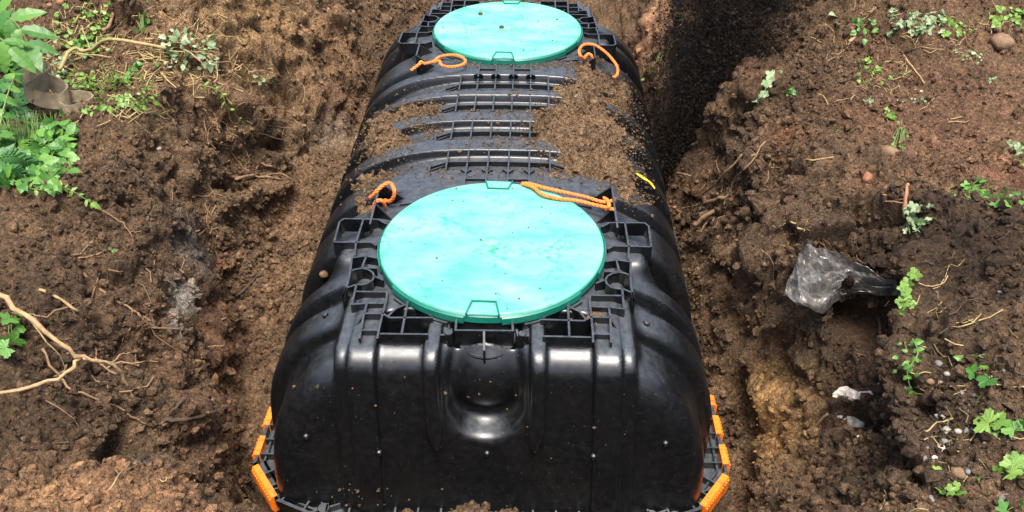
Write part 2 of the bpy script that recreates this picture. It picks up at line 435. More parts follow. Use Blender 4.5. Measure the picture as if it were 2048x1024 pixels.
# coarse lookup for marching pixel rays onto the smooth ground
gx_ = np.linspace(-4, 4, 321); gy_ = np.linspace(-2.2, 4.6, 273)
GZ = base_height(*[q.ravel() for q in np.meshgrid(gx_, gy_, indexing='ij')]).reshape(321, 273)
def base_at(p):
    i = np.clip((p[0] + 4) / 0.025, 0, 319.99); j = np.clip((p[1] + 2.2) / 0.025, 0, 271.99)
    a, b = int(i), int(j); fi, fj = i - a, j - b
    return (GZ[a, b] * (1 - fi) + GZ[a + 1, b] * fi) * (1 - fj) + (GZ[a, b + 1] * (1 - fi) + GZ[a + 1, b + 1] * fi) * fj
def hg(u, v):
    d = ray_dir(u, v); d = d / np.linalg.norm(d); t = 1.0; p = CAM + d
    for k in range(900):
        p = CAM + d * t
        if p[2] <= base_at(p): break
        t += 0.006
    return p
def axis(lo, hi, dens, far):
    """dense spacing inside lo..hi, growing steps out to far"""
    core = [lo]
    while core[-1] < hi: core.append(core[-1] + dens(core[-1]))
    a = []; s = dens(lo); q = lo
    while q > -far: s *= 1.22; q -= s; a.append(q)
    b = []; s = dens(core[-1]); q = core[-1]
    while q < far: s *= 1.22; q += s; b.append(q)
    return np.array(a[::-1] + core + b)
AX = axis(-2.45, 2.45, lambda x: 0.0078, 60.0)
AY = axis(-1.35, 2.9, lambda y: 0.0065 if y < 0.3 else 0.0065 + 0.0045 * (y - 0.3), 60.0)
NX, NY = len(AX), len(AY)
XX, YY = np.meshgrid(AX, AY, indexing='ij')
x0, y0 = XX.ravel(), YY.ravel()
z0 = base_height(x0, y0)
Z2 = z0.reshape(NX, NY)
gxz = np.gradient(Z2, AX, axis=0); gyz = np.gradient(Z2, AY, axis=1)
NRM = np.stack([-gxz.ravel(), -gyz.ravel(), np.ones(NX * NY)], -1); NRM /= np.linalg.norm(NRM, axis=1)[:, None]
P0 = np.stack([x0, y0, z0], -1)
near = (np.abs(x0) < 2.8) & (y0 > -1.6) & (y0 < 3.4)
Pn = P0[near]
def seg_dist(P, pts):
    best = np.full(len(P), 9.0)
    for a, b in zip(pts[:-1], pts[1:]):
        ab = b - a; t = np.clip(((P - a) @ ab) / max(ab @ ab, 1e-9), 0, 1)
        best = np.minimum(best, np.linalg.norm(P - a - t[:, None] * ab, axis=1))
    return best
def line(px): return [hg(u, v) for u, v in px]
steep = 1 - NRM[near][:, 2]
disp = 0.045 * fbm(Pn, 2.6, 3) + 0.030 * fbm(Pn, 7.5, 3, mode='billow') * (0.6 + 1.2 * steep)
disp += 0.012 * fbm(Pn + 3.3, 17, 3, mode='billow') + 0.011 * fbm(Pn, 40, 3, .6)
w1 = worley(Pn * 26); w2 = worley(Pn * 62)
cl = sstep(-.15, .35, fbm(Pn + 9.1, 4.0, 3))
disp += (0.013 * (0.62 - w1) * cl + 0.010 * (0.6 - w2) * (0.35 + 0.65 * cl))
# horizontal layering of the cut walls
disp += 0.022 * steep * fbm(Pn * np.array([1, 1, 3.4]), 5.5, 3, mode='ridge')
# ledges that stand proud, cracks and hollows that cut in
for px, amp, wd in [
    ([(1500,320),(1560,420),(1640,470)], .07, .05), ([(1640,420),(1740,415),(1850,430)], .055, .045), ([(1530,250),(1500,180)], .05, .05),
    ([(1620,330),(1740,320)], .04, .04), ([(1840,540),(1850,640),(1835,740)], .05, .05), ([(1800,820),(1840,900)], .04, .05),
    ([(330,160),(300,220),(230,260)], .05, .07), ([(440,180),(480,240)], .06, .05), ([(120,400),(220,330)], .03, .06), ([(430,420),(500,400),(560,380)], .05, .05),
    ([(410,650),(440,700)], .05, .05), ([(390,560),(340,530)], .04, .06), ([(330,830),(400,850)], .04, .05), ([(1500,700),(1530,800)], .03, .05), ([(1310,130),(1340,230)], .05, .06)]:
    d = seg_dist(Pn, line(px)); disp += 1.45 * amp * np.exp(-(d / wd) ** 2) * (1 + 0.5 * fbm(Pn, 14, 2))
for px, amp, wd in [
    ([(1470,640),(1480,760),(1490,900),(1500,1010)], .09, .028), ([(1440,480),(1460,560),(1470,640)], .06, .03),
    ([(1570,470),(1640,488)], .07, .02), ([(1660,436),(1740,446),(1830,440)], .075, .018), ([(1700,640),(1780,650),(1800,690)], .12, .05), ([(1690,830),(1760,840),(1790,815)], .09, .025),
    ([(1790,830),(1800,900),(1830,960)], .05, .02), ([(1610,620),(1680,640)], .08, .04), ([(1830,770),(1850,830)], .05, .02), ([(1660,250),(1720,255)], .05, .018),
    ([(1540,340),(1570,400)], .04, .03), ([(1850,330),(1960,400)], .05, .025), ([(1400,20),(1540,10)], .08, .05),
    ([(240,545),(290,560)], .09, .03), ([(410,290),(440,300)], .08, .025), ([(430,370),(480,390)], .08, .03), ([(520,290),(560,295)], .07, .03), ([(230,950),(260,880)], .10, .04), ([(250,400),(280,410)], .05, .02),
    ([(350,350),(400,430),(420,480)], .035, .02), ([(60,930),(180,955),(300,965),(400,985)], .08, .035), ([(430,760),(425,850),(410,960)], .05, .03), ([(150,480),(200,560),(210,640)], .04, .025), ([(560,170),(575,215)], .06, .03), ([(230,30),(330,20)], .12, .06)]:
    d = seg_dist(Pn, line(px)); disp -= 1.35 * amp * np.exp(-(d / (wd * (1 + 0.45 * fbm(Pn, 11, 2)).clip(.3))) ** 2)
# the floor under the tank stays low
under = sstep(.84, .74, np.abs(Pn[:, 0])) * sstep(-.68, -.6, Pn[:, 1]) * sstep(2.5, 2.35, Pn[:, 1])
fade = sstep(0, .5, 2.8 - np.abs(Pn[:, 0])) * sstep(0, .3, Pn[:, 1] + 1.6) * sstep(0, .5, 3.4 - Pn[:, 1])
disp = disp * fade * (1 - 0.75 * under)
P1 = P0.copy()
P1[near] += NRM[near] * disp[:, None]
lim = np.abs(P1[:, 0]) < .76
inside = (np.abs(P1[:, 0]) < np.where(P1[:, 1] < -.08, .79, .68)) & (P1[:, 1] > -.59) & (P1[:, 1] < 2.32)
P1[inside, 2] = np.minimum(P1[inside, 2], -.70)
far_ = ~near
P1[far_, 2] += 0.12 * fbm(P0[far_], 0.5, 3)
I = np.arange(NX * NY).reshape(NX, NY)
FQ = np.stack([I[:-1, :-1], I[1:, :-1], I[1:, 1:], I[:-1, 1:]], -1).reshape(-1, 4)
gme = np_mesh('ground', P1, FQ)
# soil colours -------------------------------------------------------------
def soil_colour(P, u=None):
    k = fbm(P, 1.3, 3); k2 = fbm(P + 5, 4.5, 3)
    c = np.tile(np.array([0.112, 0.0715, 0.0420]), (len(P), 1))
    c *= (1 + 0.35 * k + 0.25 * k2)[:, None].clip(.45, 1.8)
    red = np.clip(fbm(P + 21, 2.2, 3) * 1.2 - .1, 0, .6)[:, None]
    c = c * (1 - red) + np.array([0.132, 0.073, 0.043]) * red
    return c
BLOB = [  # column, row, radius m, strength, colour
 (1560,850,.13,.95,(.30,.175,.07)),(1545,770,.10,.85,(.25,.15,.06)),(1600,820,.08,.6,(.22,.13,.06)),(1590,920,.10,.5,(.16,.10,.05)),(1510,620,.06,.5,(.15,.085,.04)),
 (425,545,.07,.85,(.19,.08,.034)),(430,650,.09,.85,(.17,.075,.04)),(440,740,.08,.7,(.18,.095,.052)),(360,600,.05,.9,(.20,.195,.185)),(355,640,.03,.8,(.24,.23,.22)),(380,500,.10,.65,(.15,.145,.135)),(285,920,.05,.6,(.13,.12,.11)),
 (450,60,.35,.75,(.21,.135,.07)),(600,60,.35,.55,(.17,.105,.055)),(560,20,.3,.6,(.20,.125,.06)),(700,70,.22,.5,(.16,.10,.06)),(670,260,.12,.65,(.17,.14,.11)),(620,160,.2,.35,(.13,.08,.05)),
 (1300,60,.22,.75,(.21,.115,.07)),(1330,20,.25,.75,(.22,.125,.075)),(1280,100,.15,.5,(.18,.10,.06)),
 (1900,280,.35,.55,(.125,.068,.042)),(2000,200,.4,.5,(.13,.072,.045)),(1880,200,.3,.4,(.12,.066,.040)),(1575,270,.07,.65,(.17,.075,.035)),(1740,360,.06,.5,(.16,.08,.045)),(2010,350,.08,.6,(.16,.07,.045)),
 (560,470,.25,.4,(.115,.072,.042)),(620,600,.2,.35,(.10,.064,.038)),(150,1000,.22,.9,(.20,.115,.06)),(350,1015,.16,.8,(.18,.10,.055)),
 (1400,60,.2,.75,(.02,.013,.009)),(1480,40,.25,.6,(.025,.016,.010)),(1420,180,.16,.65,(.024,.016,.010)),(1390,280,.13,.5,(.03,.019,.012)),  # ground behind the falling soil, its shadow painted into the colour
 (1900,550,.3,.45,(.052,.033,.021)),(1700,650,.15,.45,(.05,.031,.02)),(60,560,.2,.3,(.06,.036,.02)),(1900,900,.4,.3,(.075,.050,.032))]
TONE = [  # column, row, radius m, how much paler or darker the soil is
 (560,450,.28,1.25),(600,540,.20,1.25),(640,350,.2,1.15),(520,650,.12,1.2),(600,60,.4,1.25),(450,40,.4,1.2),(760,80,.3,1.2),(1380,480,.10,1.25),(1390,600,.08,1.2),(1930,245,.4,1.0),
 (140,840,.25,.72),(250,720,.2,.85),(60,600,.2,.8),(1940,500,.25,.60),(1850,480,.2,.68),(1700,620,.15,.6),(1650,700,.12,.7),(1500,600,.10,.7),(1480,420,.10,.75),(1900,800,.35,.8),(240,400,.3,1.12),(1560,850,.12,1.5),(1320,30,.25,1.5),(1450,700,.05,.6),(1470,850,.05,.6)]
tone_w = [(hg(u, v), r, f) for u, v, r, f in TONE]
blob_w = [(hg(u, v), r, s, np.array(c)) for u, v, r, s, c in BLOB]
def colour_at(P):
    c = soil_colour(P)
    wob = 1 + 0.5 * fbm(P + 2, 9, 3)
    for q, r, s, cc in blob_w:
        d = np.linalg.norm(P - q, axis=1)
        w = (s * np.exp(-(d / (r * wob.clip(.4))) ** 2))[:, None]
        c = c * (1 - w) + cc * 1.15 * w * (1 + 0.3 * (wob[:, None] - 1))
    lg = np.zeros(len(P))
    for q, r, f in tone_w: lg += math.log(f) * np.exp(-(np.linalg.norm(P - q, axis=1) / (r * wob.clip(.4))) ** 2)
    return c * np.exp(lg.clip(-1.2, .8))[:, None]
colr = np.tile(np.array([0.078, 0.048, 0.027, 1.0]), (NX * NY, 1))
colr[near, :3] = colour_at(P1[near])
def set_col(me, c):
    at = me.color_attributes.new('Col', 'FLOAT_COLOR', 'POINT')
    at.data.foreach_set('color', np.ascontiguousarray(c, np.float32).ravel())
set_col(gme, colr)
ground = link('ground', gme, M_SOIL, smooth=True)
tag(ground, 'dark brown dug soil of the pit and its banks', None, None, 'structure')
del ground['label']
# ray caster on the visible ground
sel = near.reshape(NX, NY)[:-1, :-1].ravel()
remap = -np.ones(NX * NY, int); ids = np.unique(FQ[sel]); remap[ids] = np.arange(len(ids))
BV = BVHTree.FromPolygons([Vector(p) for p in P1[ids]], remap[FQ[sel]].tolist())
def gp(u, v, lift=0.0, back=0.0):
    """where the sight line through that spot of the photograph meets the ground"""
    d = Vector(ray_dir(u, v)).normalized()
    loc, nrm, i, dist = BV.ray_cast(Vector(CAM), d, 30)
    if loc is None:
        loc = Vector(onz(u, v, 0.0)); nrm = Vector((0, 0, 1))
    if nrm.z < 0: nrm = -nrm
    return loc + nrm * lift, nrm
def drop(x, y):
    loc, nrm, i, dist = BV.ray_cast(Vector((x, y, 3)), Vector((0, 0, -1)), 10)
    return loc if loc is not None else Vector((x, y, 0))

# clods -----------------------------------------------------------------
bmt = bmesh.new(); bmesh.ops.create_icosphere(bmt, subdivisions=2, radius=1.0); bmt.verts.ensure_lookup_table()
ICO2V = np.array([v.co[:] for v in bmt.verts]); ICO2F = np.array([[v.index for v in f.verts] for f in bmt.faces]); bmt.free()
bmt = bmesh.new(); bmesh.ops.create_icosphere(bmt, subdivisions=1, radius=1.0); bmt.verts.ensure_lookup_table()
ICO1V = np.array([v.co[:] for v in bmt.verts]); ICO1F = np.array([[v.index for v in f.verts] for f in bmt.faces]); bmt.free()
OCTV = np.array([(1, 0, 0), (-1, 0, 0), (0, 1, 0), (0, -1, 0), (0, 0, 1), (0, 0, -1)], float)
OCTF = np.array([(0, 2, 4), (2, 1, 4), (1, 3, 4), (3, 0, 4), (2, 0, 5), (1, 2, 5), (3, 1, 5), (0, 3, 5)])
def rot_rand(n):
    q = RNG.normal(size=(n, 4)); q /= np.linalg.norm(q, axis=1)[:, None]; w, x, y, z = q.T
    return np.stack([np.stack([1 - 2 * (y * y + z * z), 2 * (x * y - z * w), 2 * (x * z + y * w)], -1), np.stack([2 * (x * y + z * w), 1 - 2 * (x * x + z * z), 2 * (y * z - x * w)], -1), np.stack([2 * (x * z - y * w), 2 * (y * z + x * w), 1 - 2 * (x * x + y * y)], -1)], 1)
def clod_mesh(name, pos, rad, fine=False, jitter=0.28):
    BVv, BF = ((OCTV, OCTF), (ICO1V, ICO1F), (ICO2V, ICO2F))[int(fine)]
    n = len(pos); k = len(BVv)
    sc = rad[:, None] * RNG.uniform(.65, 1.25, (n, 3))
    V = BVv[None] * (1 + RNG.normal(0, jitter * (1, .8, .5)[int(fine)], (n, k, 1)).clip(-.5, .6))
    V = V * sc[:, None, :]
    V = np.einsum('nij,nkj->nki', rot_rand(n), V) + pos[:, None, :]
    F = (BF[None] + (np.arange(n) * k)[:, None, None]).reshape(-1, 3)
    return np_mesh(name, V.reshape(-1, 3), F), k
vis = np.where(near & (np.abs(x0) < 2.4) & (y0 > -1.2) & (y0 < 2.8) & ~inside)[0]
prob = np.full(len(vis), 1.0)
cell = np.gradient(AX)[:, None] * np.gradient(AY)[None, :]
prob = cell.ravel()[vis] / NRM[vis, 2].clip(.35)
nearw = 1.0 / (np.linalg.norm(P1[vis] - CAM, axis=1) / 2.5) ** 1.5
clump = sstep(-.3, .5, fbm(P1[vis] + 40, 2.2, 3)) + 1.2 * np.exp(-(np.linalg.norm(P1[vis] - hg(570, 480), axis=1) / .45) ** 2)
prob = prob * nearw * (0.25 + clump); prob /= prob.sum()
def scatter(n, r0, r1, power, name, fine):
    k = RNG.choice(vis, n, p=prob); u = RNG.random(n)
    rad = r0 * (r1 / r0) ** (u ** power)
    pos = P1[k] + NRM[k] * (rad * RNG.uniform(.0, .55, n))[:, None] + RNG.normal(0, .003, (n, 3))
    me, kk = clod_mesh(name, pos, rad, fine)
    c = colr[k, :3] * RNG.uniform(.7, 1.45, (n, 1))
    set_col(me, np.concatenate([np.repeat(c, kk, 0), np.ones((n * kk, 1))], 1))
    o = link(name, me, M_CLOD, smooth=False)
    return o
o = scatter(60000, .0022, .008, 1.7, 'soil_crumbs', 0); tag(o, 'small brown soil crumbs strewn over the dug ground', 'soil', None, 'stuff')
o = scatter(24000, .006, .020, 2.3, 'soil_clods', 1); tag(o, 'larger brown clods lying on the dug ground', 'soil', None, 'stuff')
# ------------------------------------------------------------------ tank
YC2 = 1.71862                              # centre of the far lid; the near lid is at y = 0
YM = YC2 / 2
ZF = -0.655                                # flange
tank = thing('septic_tank', 'long black ribbed plastic septic tank lying in the dug pit', 'tank', (0, YM, ZF))
HV = 0.0065
sx = (np.arange(0, 126) - 0.5) * HV
sy = np.arange(-0.66, 2.40, HV)
sz = np.arange(-0.70, 0.0, HV)
X = np.abs(sx).astype(np.float32)[:, None, None]; Y = sy.astype(np.float32)[None, :, None]; Z = sz.astype(np.float32)[None, None, :]
E_ = np.abs(Y - YM) - YM                   # outward distance from a lid centre
def smin(a, b, k): h = np.maximum(k - np.abs(a - b), 0) / k; return np.minimum(a, b) - h * h * k * 0.25
def smax(a, b, k): return -smin(-a, -b, k)
def rbox(ax, bx, cx, hx, hy, hz, r, ox=0, oy=0, oz=0):
    qx = np.abs(ax - ox) - (hx - r); qy = np.abs(bx - oy) - (hy - r); qz = np.abs(cx - oz) - (hz - r)
    return np.sqrt(np.maximum(qx, 0) ** 2 + np.maximum(qy, 0) ** 2 + np.maximum(qz, 0) ** 2) + np.minimum(np.maximum(np.maximum(qx, qy), qz), 0) - r
def arch(a, b, n, zb=ZF):
    zr = np.maximum(Z - zb, 0); s = (X / a) ** n + (zr / b) ** n + 1e-6
    q = s ** (1 / n); gxx = q ** (1 - n) * X ** (n - 1) / a ** n; gzz = q ** (1 - n) * zr ** (n - 1) / b ** n
    return (q - 1) / np.sqrt(gxx ** 2 + gzz ** 2 + 1e-6)
def grv(c, hw, e=.022): d = np.abs(Y - c); return sstep(hw + e / 2, hw - e / 2, d).astype(np.float32)
ROWS = [.553, .780, 1.005, 1.200]
G = np.zeros_like(Y)
for c in ROWS: G = np.maximum(G, 0.066 * grv(c, .066, .020))
def egrv(c, hw, e): return sstep(hw + e / 2, hw - e / 2, np.abs(E_ - c)).astype(np.float32)
XM = sstep(.30, .46, X).astype(np.float32)
bodyd = arch(.705, .622, 3.0) + G * (1.1 + .75 * XM) + (.080 * egrv(.160, .034, .024) + .070 * egrv(-.335, .036, .024)) * XM
bodyd = smax(bodyd, E_ - .305, .03)
Ez = E_ - 0.11 * (-.08 - Z)                # drafted end walls
lobe = smax(arch(.664, .592, 2.75), Ez - .452, .085)
d = smin(bodyd, lobe, .014)
# side pocket beside each lid with the lifting pillar in it
pk = smax(smax(np.abs(E_ + .045) - .080, (-.315 - Z) + (X - .52) * -0.9, .03), .40 - X, .02)
pk = smax(pk, -(arch(.57, .55, 3.0)), .03)
d = smax(d, -pk, .035)
pill = rbox(X + 0.22 * (Z + .08), E_, Z, .49, .066, .30, .03, 0, -.02, -.347)
d = smin(d, pill, .05)
# deck around the lid
deck = rbox(X + 0.08 * (Z + .08), E_, Z, .42, .345, .3, .045, 0, .05, -.360)
d = smin(d, deck, .03)
def prism(xc, hx, ef, zt, r, k=.010, lean=0.0):
    """upright rib of the end wall: crisp sides, rounded shoulder of radius r"""
    qe = Ez - (ef - r); qz = Z - (zt - r)
    p2 = np.sqrt(np.maximum(qe, 0) ** 2 + np.maximum(qz, 0) ** 2) + np.minimum(np.maximum(qe, qz), 0) - r
    return smax(smax(p2, np.abs(X - xc + lean * (Z + .08)) - hx, k), .20 - E_, .02)
core = prism(0, .415, .468, -.056, .075, .03)
colA = prism(.337, .039, .493, -.044, .060, .012, .03)
colB = smax(prism(.146, .023, .495, -.040, .055, .014), -.375 - Z + 3 * np.maximum(np.abs(X - .140) - .006, 0), .02)
outr = prism(.395, .022, .474, -.056, .055, .02, .05)
for q in (core, colA, colB, outr): d = smin(d, q, .010)
# pipe recess in the middle of each end
cz = np.maximum(-.235 - Z, 0)
sdU = np.sqrt(X ** 2 + cz ** 2) - .110
rec = smax(sdU + (0.478 - Ez) * 0.22 - .004, .375 - Ez, .05)
rec = smax(rec, Z + .03, .01)
d = smax(d, -rec, .025)
dome = np.sqrt((X / .112) ** 2 + ((Ez - .368) / .088) ** 2 + ((Z + .165) / .125) ** 2)
d = smin(d, (dome - 1) * .085, .045)
# pockets cut into the deck front, behind the cross plates
for xo, hx in ((.230, .062),):
    d = smax(d, -rbox(X, E_, Z, hx, .062, .06, .02, xo, .345, -.085), .012)
d = smax(d, -rbox(X, E_, Z, .10, .045, .07, .02, 0, .355, -.06), .012)
d = d.astype(np.float32)
def surface_nets(d, ox, oy, oz, h):
    s = d < 0; nx, ny, nz = d.shape
    cnt = np.zeros((nx - 1, ny - 1, nz - 1), np.int8)
    offs = [(a, b, c) for a in (0, 1) for b in (0, 1) for c in (0, 1)]
    for a, b, c in offs: cnt += s[a:nx - 1 + a, b:ny - 1 + b, c:nz - 1 + c]
    act = np.argwhere((cnt > 0) & (cnt < 8))
    vid = -np.ones(cnt.shape, np.int32); vid[tuple(act.T)] = np.arange(len(act))
    val = {o: d[act[:, 0] + o[0], act[:, 1] + o[1], act[:, 2] + o[2]] for o in offs}
    S = np.zeros((len(act), 3)); K = np.zeros(len(act))
    for o in offs:
        for ax in range(3):
            if o[ax]: continue
            o2 = list(o); o2[ax] = 1; o2 = tuple(o2)
            a, b = val[o], val[o2]; m = (a < 0) != (b < 0)
            t = np.where(m, a / np.where(m, a - b, 1), 0)
            p = np.tile(np.array(o, float), (len(act), 1)); p[:, ax] += t
            S += p * m[:, None]; K += m
    V = act + S / K[:, None]
    V = np.stack([ox + V[:, 0] * h, oy + V[:, 1] * h, oz + V[:, 2] * h], -1)
    F = []
    for ax in range(3):
        b, c = (ax + 1) % 3, (ax + 2) % 3
        sl = [slice(None)] * 3; sl2 = [slice(None)] * 3
        sl[ax] = slice(0, -1); sl2[ax] = slice(1, None)
        e = np.argwhere(s[tuple(sl)] != s[tuple(sl2)])
        ok = (e[:, b] > 0) & (e[:, c] > 0) & (e[:, b] < d.shape[b] - 1) & (e[:, c] < d.shape[c] - 1); e = e[ok]
        def cell(db, dc):
            q = e.copy(); q[:, b] += db; q[:, c] += dc; return vid[tuple(q.T)]
        quad = np.stack([cell(-1, -1), cell(0, -1), cell(0, 0), cell(-1, 0)], -1)
        flip = ~s[tuple(sl)][tuple(e.T)]
        quad[flip] = quad[flip][:, ::-1]
        F.append(quad)
    return V, np.concatenate(F), act
SV, SF, act = surface_nets(d, sx[0], sy[0], sz[0], HV)
SF = SF[(SF >= 0).all(1)]
seam = act[:, 0] == 0
SV[seam, 0] = 0
n0 = len(SV); mir = np.arange(n0) + n0; mir[seam] = np.where(seam)[0]
V2 = SV.copy(); V2[:, 0] *= -1
SVf = np.concatenate([SV, V2]); SFf = np.concatenate([SF, mir[SF][:, ::-1]])
SFf = SFf[(SVf[SFf][:, :, 2] > ZF - .02).all(1)]
used = np.unique(SFf); rm = -np.ones(len(SVf), int); rm[used] = np.arange(len(used))
SVf = SVf[used]; SFf = rm[SFf]
sme = np_mesh('shell', SVf, SFf)
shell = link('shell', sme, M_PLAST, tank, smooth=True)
TB = BVHTree.FromPolygons([Vector(p) for p in SVf], SFf.tolist())
def tp(u, v, lift=0.0):
    dd = Vector(ray_dir(u, v)).normalized()
    loc, nrm, i, dist = TB.ray_cast(Vector(CAM), dd, 30)
    if loc is None: return None, None
    if nrm.dot(dd) > 0: nrm = -nrm
    return loc + nrm * lift, nrm
def tdrop(x, y):
    loc, nrm, i, dist = TB.ray_cast(Vector((x, y, 1)), Vector((0, 0, -1)), 3)
    return (loc, nrm if nrm.z > 0 else -nrm) if loc is not None else (None, None)

# lower half, mostly in the ground
lo = MB()
ring = lambda k, z: [(-.70 * k, -.36, z), (-.58 * k, -.52, z), (.58 * k, -.52, z), (.70 * k, -.36, z), (.70 * k, YC2 + .36, z), (.58 * k, YC2 + .52, z), (-.58 * k, YC2 + .52, z), (-.70 * k, YC2 + .36, z)]
lo.add(ring(1, ZF - .03) + ring(.95, ZF - .25), [(i, (i + 1) % 8, 8 + (i + 1) % 8, 8 + i) for i in range(8)] + [tuple(range(15, 7, -1))])
lo.build('lower_half', M_PLAST, tank)

# flange round the joint
FO = [(-.755, -.370), (-.648, -.510), (-.50, -.572), (.50, -.572), (.648, -.510), (.755, -.370), (.755, YC2 + .370), (.648, YC2 + .510), (.50, YC2 + .572), (-.50, YC2 + .572), (-.648, YC2 + .510), (-.755, YC2 + .370)]
FI = [(-.60, -.35), (-.54, -.40), (-.40, -.42), (.40, -.42), (.54, -.40), (.60, -.35), (.60, YC2 + .35), (.54, YC2 + .40), (.40, YC2 + .42), (-.40, YC2 + .42), (-.54, YC2 + .40), (-.60, YC2 + .35)]
fl = MB()
vs = [(x, y, z) for z in (ZF, ZF - .022) for x, y in FO] + [(x, y, z) for z in (ZF, ZF - .022) for x, y in FI]
fl.add(vs, [f for i in range(12) for j in [(i + 1) % 12] for f in ((i, 24 + i, 24 + j, j), (12 + i, 12 + j, 36 + j, 36 + i), (i, j, 12 + j, 12 + i))])
flange = fl.build('flange', M_PLAST, tank)
rimb = MB()
rimb.plate(FO + [FO[0], FO[1]], ZF + .030, .032, .010)
rimb.build('flange_rim', M_RIB, flange)
inner = [(x * .968, y + (.018 if y < 0 else -.018)) for x, y in FO]
rb = MB(); rb.plate(inner + inner[:2], ZF + .018, .020, .006); rb.build('flange_rib', M_RIB, flange)
def flange_rib(x, y, dx, dy, L_):
    MB().plate([(x, y), (x + dx * L_, y + dy * L_)], ZF + .028, .03, .006).build('flange_rib', M_RIB, flange)
for s in (-1, 1):
    for y in np.arange(-.33, YC2 + .35, .062): flange_rib(s * .75, y, -s, 0, .07)
    flange_rib(s * .718, -.415, -s * .8, .6, .11); flange_rib(s * .683, -.460, -s * .8, .6, .12); flange_rib(s * .635, -.510, -s * .5, .85, .10); flange_rib(s * .56, -.545, -s * .3, .95, .08)
for x in np.arange(-.49, .50, .07): flange_rib(x, -.568, 0, 1, .05)
# round star bosses on the flange
def boss(x, y):
    b = MB(); n = 14
    b.lathe([(.0001, .028), (.017, .028), (.019, .026), (.019, 0)], n, (x, y, ZF))
    for a in (.4, 2.0, 3.5, 5.1):
        b.plate([(x + .018 * math.cos(a), y + .018 * math.sin(a)), (x + .052 * math.cos(a), y + .052 * math.sin(a))], ZF + .024, .024, .006)
    b.build('boss', M_RIB, flange)
for s in (-1, 1):
    boss(s * .640, -.455); boss(s * .50, -.535); boss(s * .725, .0)
# orange clips on the flange
def clip_mesh(L_):
    b = MB(); t = .016
    prof = [(-.009, .033), (.010, .034), (.014, .028), (.014, -.030), (.010, -.036), (-.009, -.036)]
    n = max(3, int(L_ / .012)); k = len(prof)
    vs = []
    xs = np.linspace(-L_ / 2, L_ / 2, 2)
    for xx in xs: vs += [(xx, -p[0], p[1]) for p in prof]
    fs = [(j, (j + 1) % k, k + (j + 1) % k, k + j) for j in range(k)] + [tuple(range(k - 1, -1, -1)), tuple(range(k, 2 * k))]
    b.add(vs, fs)
    for i in range(n):
        xx = -L_ / 2 + (i + .5) * L_ / n
        b.box((xx, -.015, -.002), (L_ / n * .55, .005, .050))
    for xx in (-L_ / 4, L_ / 4): b.box((xx, .0, .0345), (.005, .014, .003))
    me = b.mesh('clip')
    bm = bmesh.new(); bm.from_mesh(me); bmesh.ops.recalc_face_normals(bm, faces=bm.faces[:]); bm.to_mesh(me); bm.free()
    me.materials.append(M_ORANGE); return me
CL1, CL2 = clip_mesh(.080), clip_mesh(.150)
def clip(me, x, y, ang):
    o = link('clip', me, None, None)
    o.parent = flange
    o.location = (x, y, ZF); o.rotation_euler.z = ang
for s in (-1, 1):
    for y in np.arange(-.300, .05 + .02 * s, .128): clip(CL1, s * .757, y, math.pi / 2 * s)
    a = math.atan2(.14, .107)
    clip(CL2, s * .703, -.442, a * s); 

# rib work: thin upright plates ------------------------------------------
ZT = -.022
def z4(a, b): return 600 + a / 3.012, 360 + b / 3.012      # from the enlarged view of the left side
def plan(pts, z=ZT): return [tuple(onz(*z4(a, b), z)[:2]) for a, b in pts]
def rib(pts, zt=ZT, dp=.050, th=.006, name='rib'):
    """pts in plan for the left near quarter; also built mirrored and at the far end"""
    for sxx in (1, -1):
        for far in (0, 1):
            q = [(x * sxx, (YC2 - y) if far else y) for x, y in pts]
            MB().plate(q, zt, dp, th).build(name, M_RIB, tank)
def lz(*pts): return plan(pts)
# wing box
rib(lz((265,232),(470,236),(518,262)))
rib(lz((265,232),(238,250),(205,373)))
rib(lz((205,373),(430,375),(462,393)))
rib(lz((382,234),(338,375),(328,455)), dp=.045)
# box with the round tube
rib(lz((312,467),(400,457),(466,470)))
rib(lz((312,467),(303,548),(290,610),(258,702)), dp=.075)
rib(lz((400,457),(372,527),(462,530)))
rib(lz((303,548),(335,536),(372,531),(410,538),(438,556),(447,578),(436,602),(405,622),(372,630),(340,628)), dp=.09)
rib(lz((447,578),(502,602)), dp=.05)
rib(lz((340,628),(278,650),(258,702)), dp=.075)
rib(lz((340,628),(330,670)), dp=.08)
# ladder on the column
rib(lz((330,670),(525,674),(520,720),(498,803),(475,897),(465,955)), dp=[.055,.055,.055,.055,.05,.012])
rib(lz((330,670),(312,748),(400,742)), dp=.085)
rib(lz((405,735),(385,803),(368,897),(357,955)), dp=[.055,.055,.05,.012])
rib(lz((405,735),(516,735)), zt=ZT - .004, dp=.045)
rib(lz((385,803),(498,803)), dp=.05)
rib(lz((368,897),(475,897)), zt=ZT - .004, dp=.04)
rib(lz((265,875),(385,803)), zt=[ZT - .05, ZT], dp=[.01, .055])
# front pocket plates
rib(lz((498,803),(540,828),(800,828)), dp=.065)
rib(lz((530,802),(575,757),(650,727),(700,745),(790,800)), zt=ZT - .010, dp=.06)
rib(lz((650,727),(612,922)), dp=.07)
rib(lz((480,925),(772,928)), dp=.075)
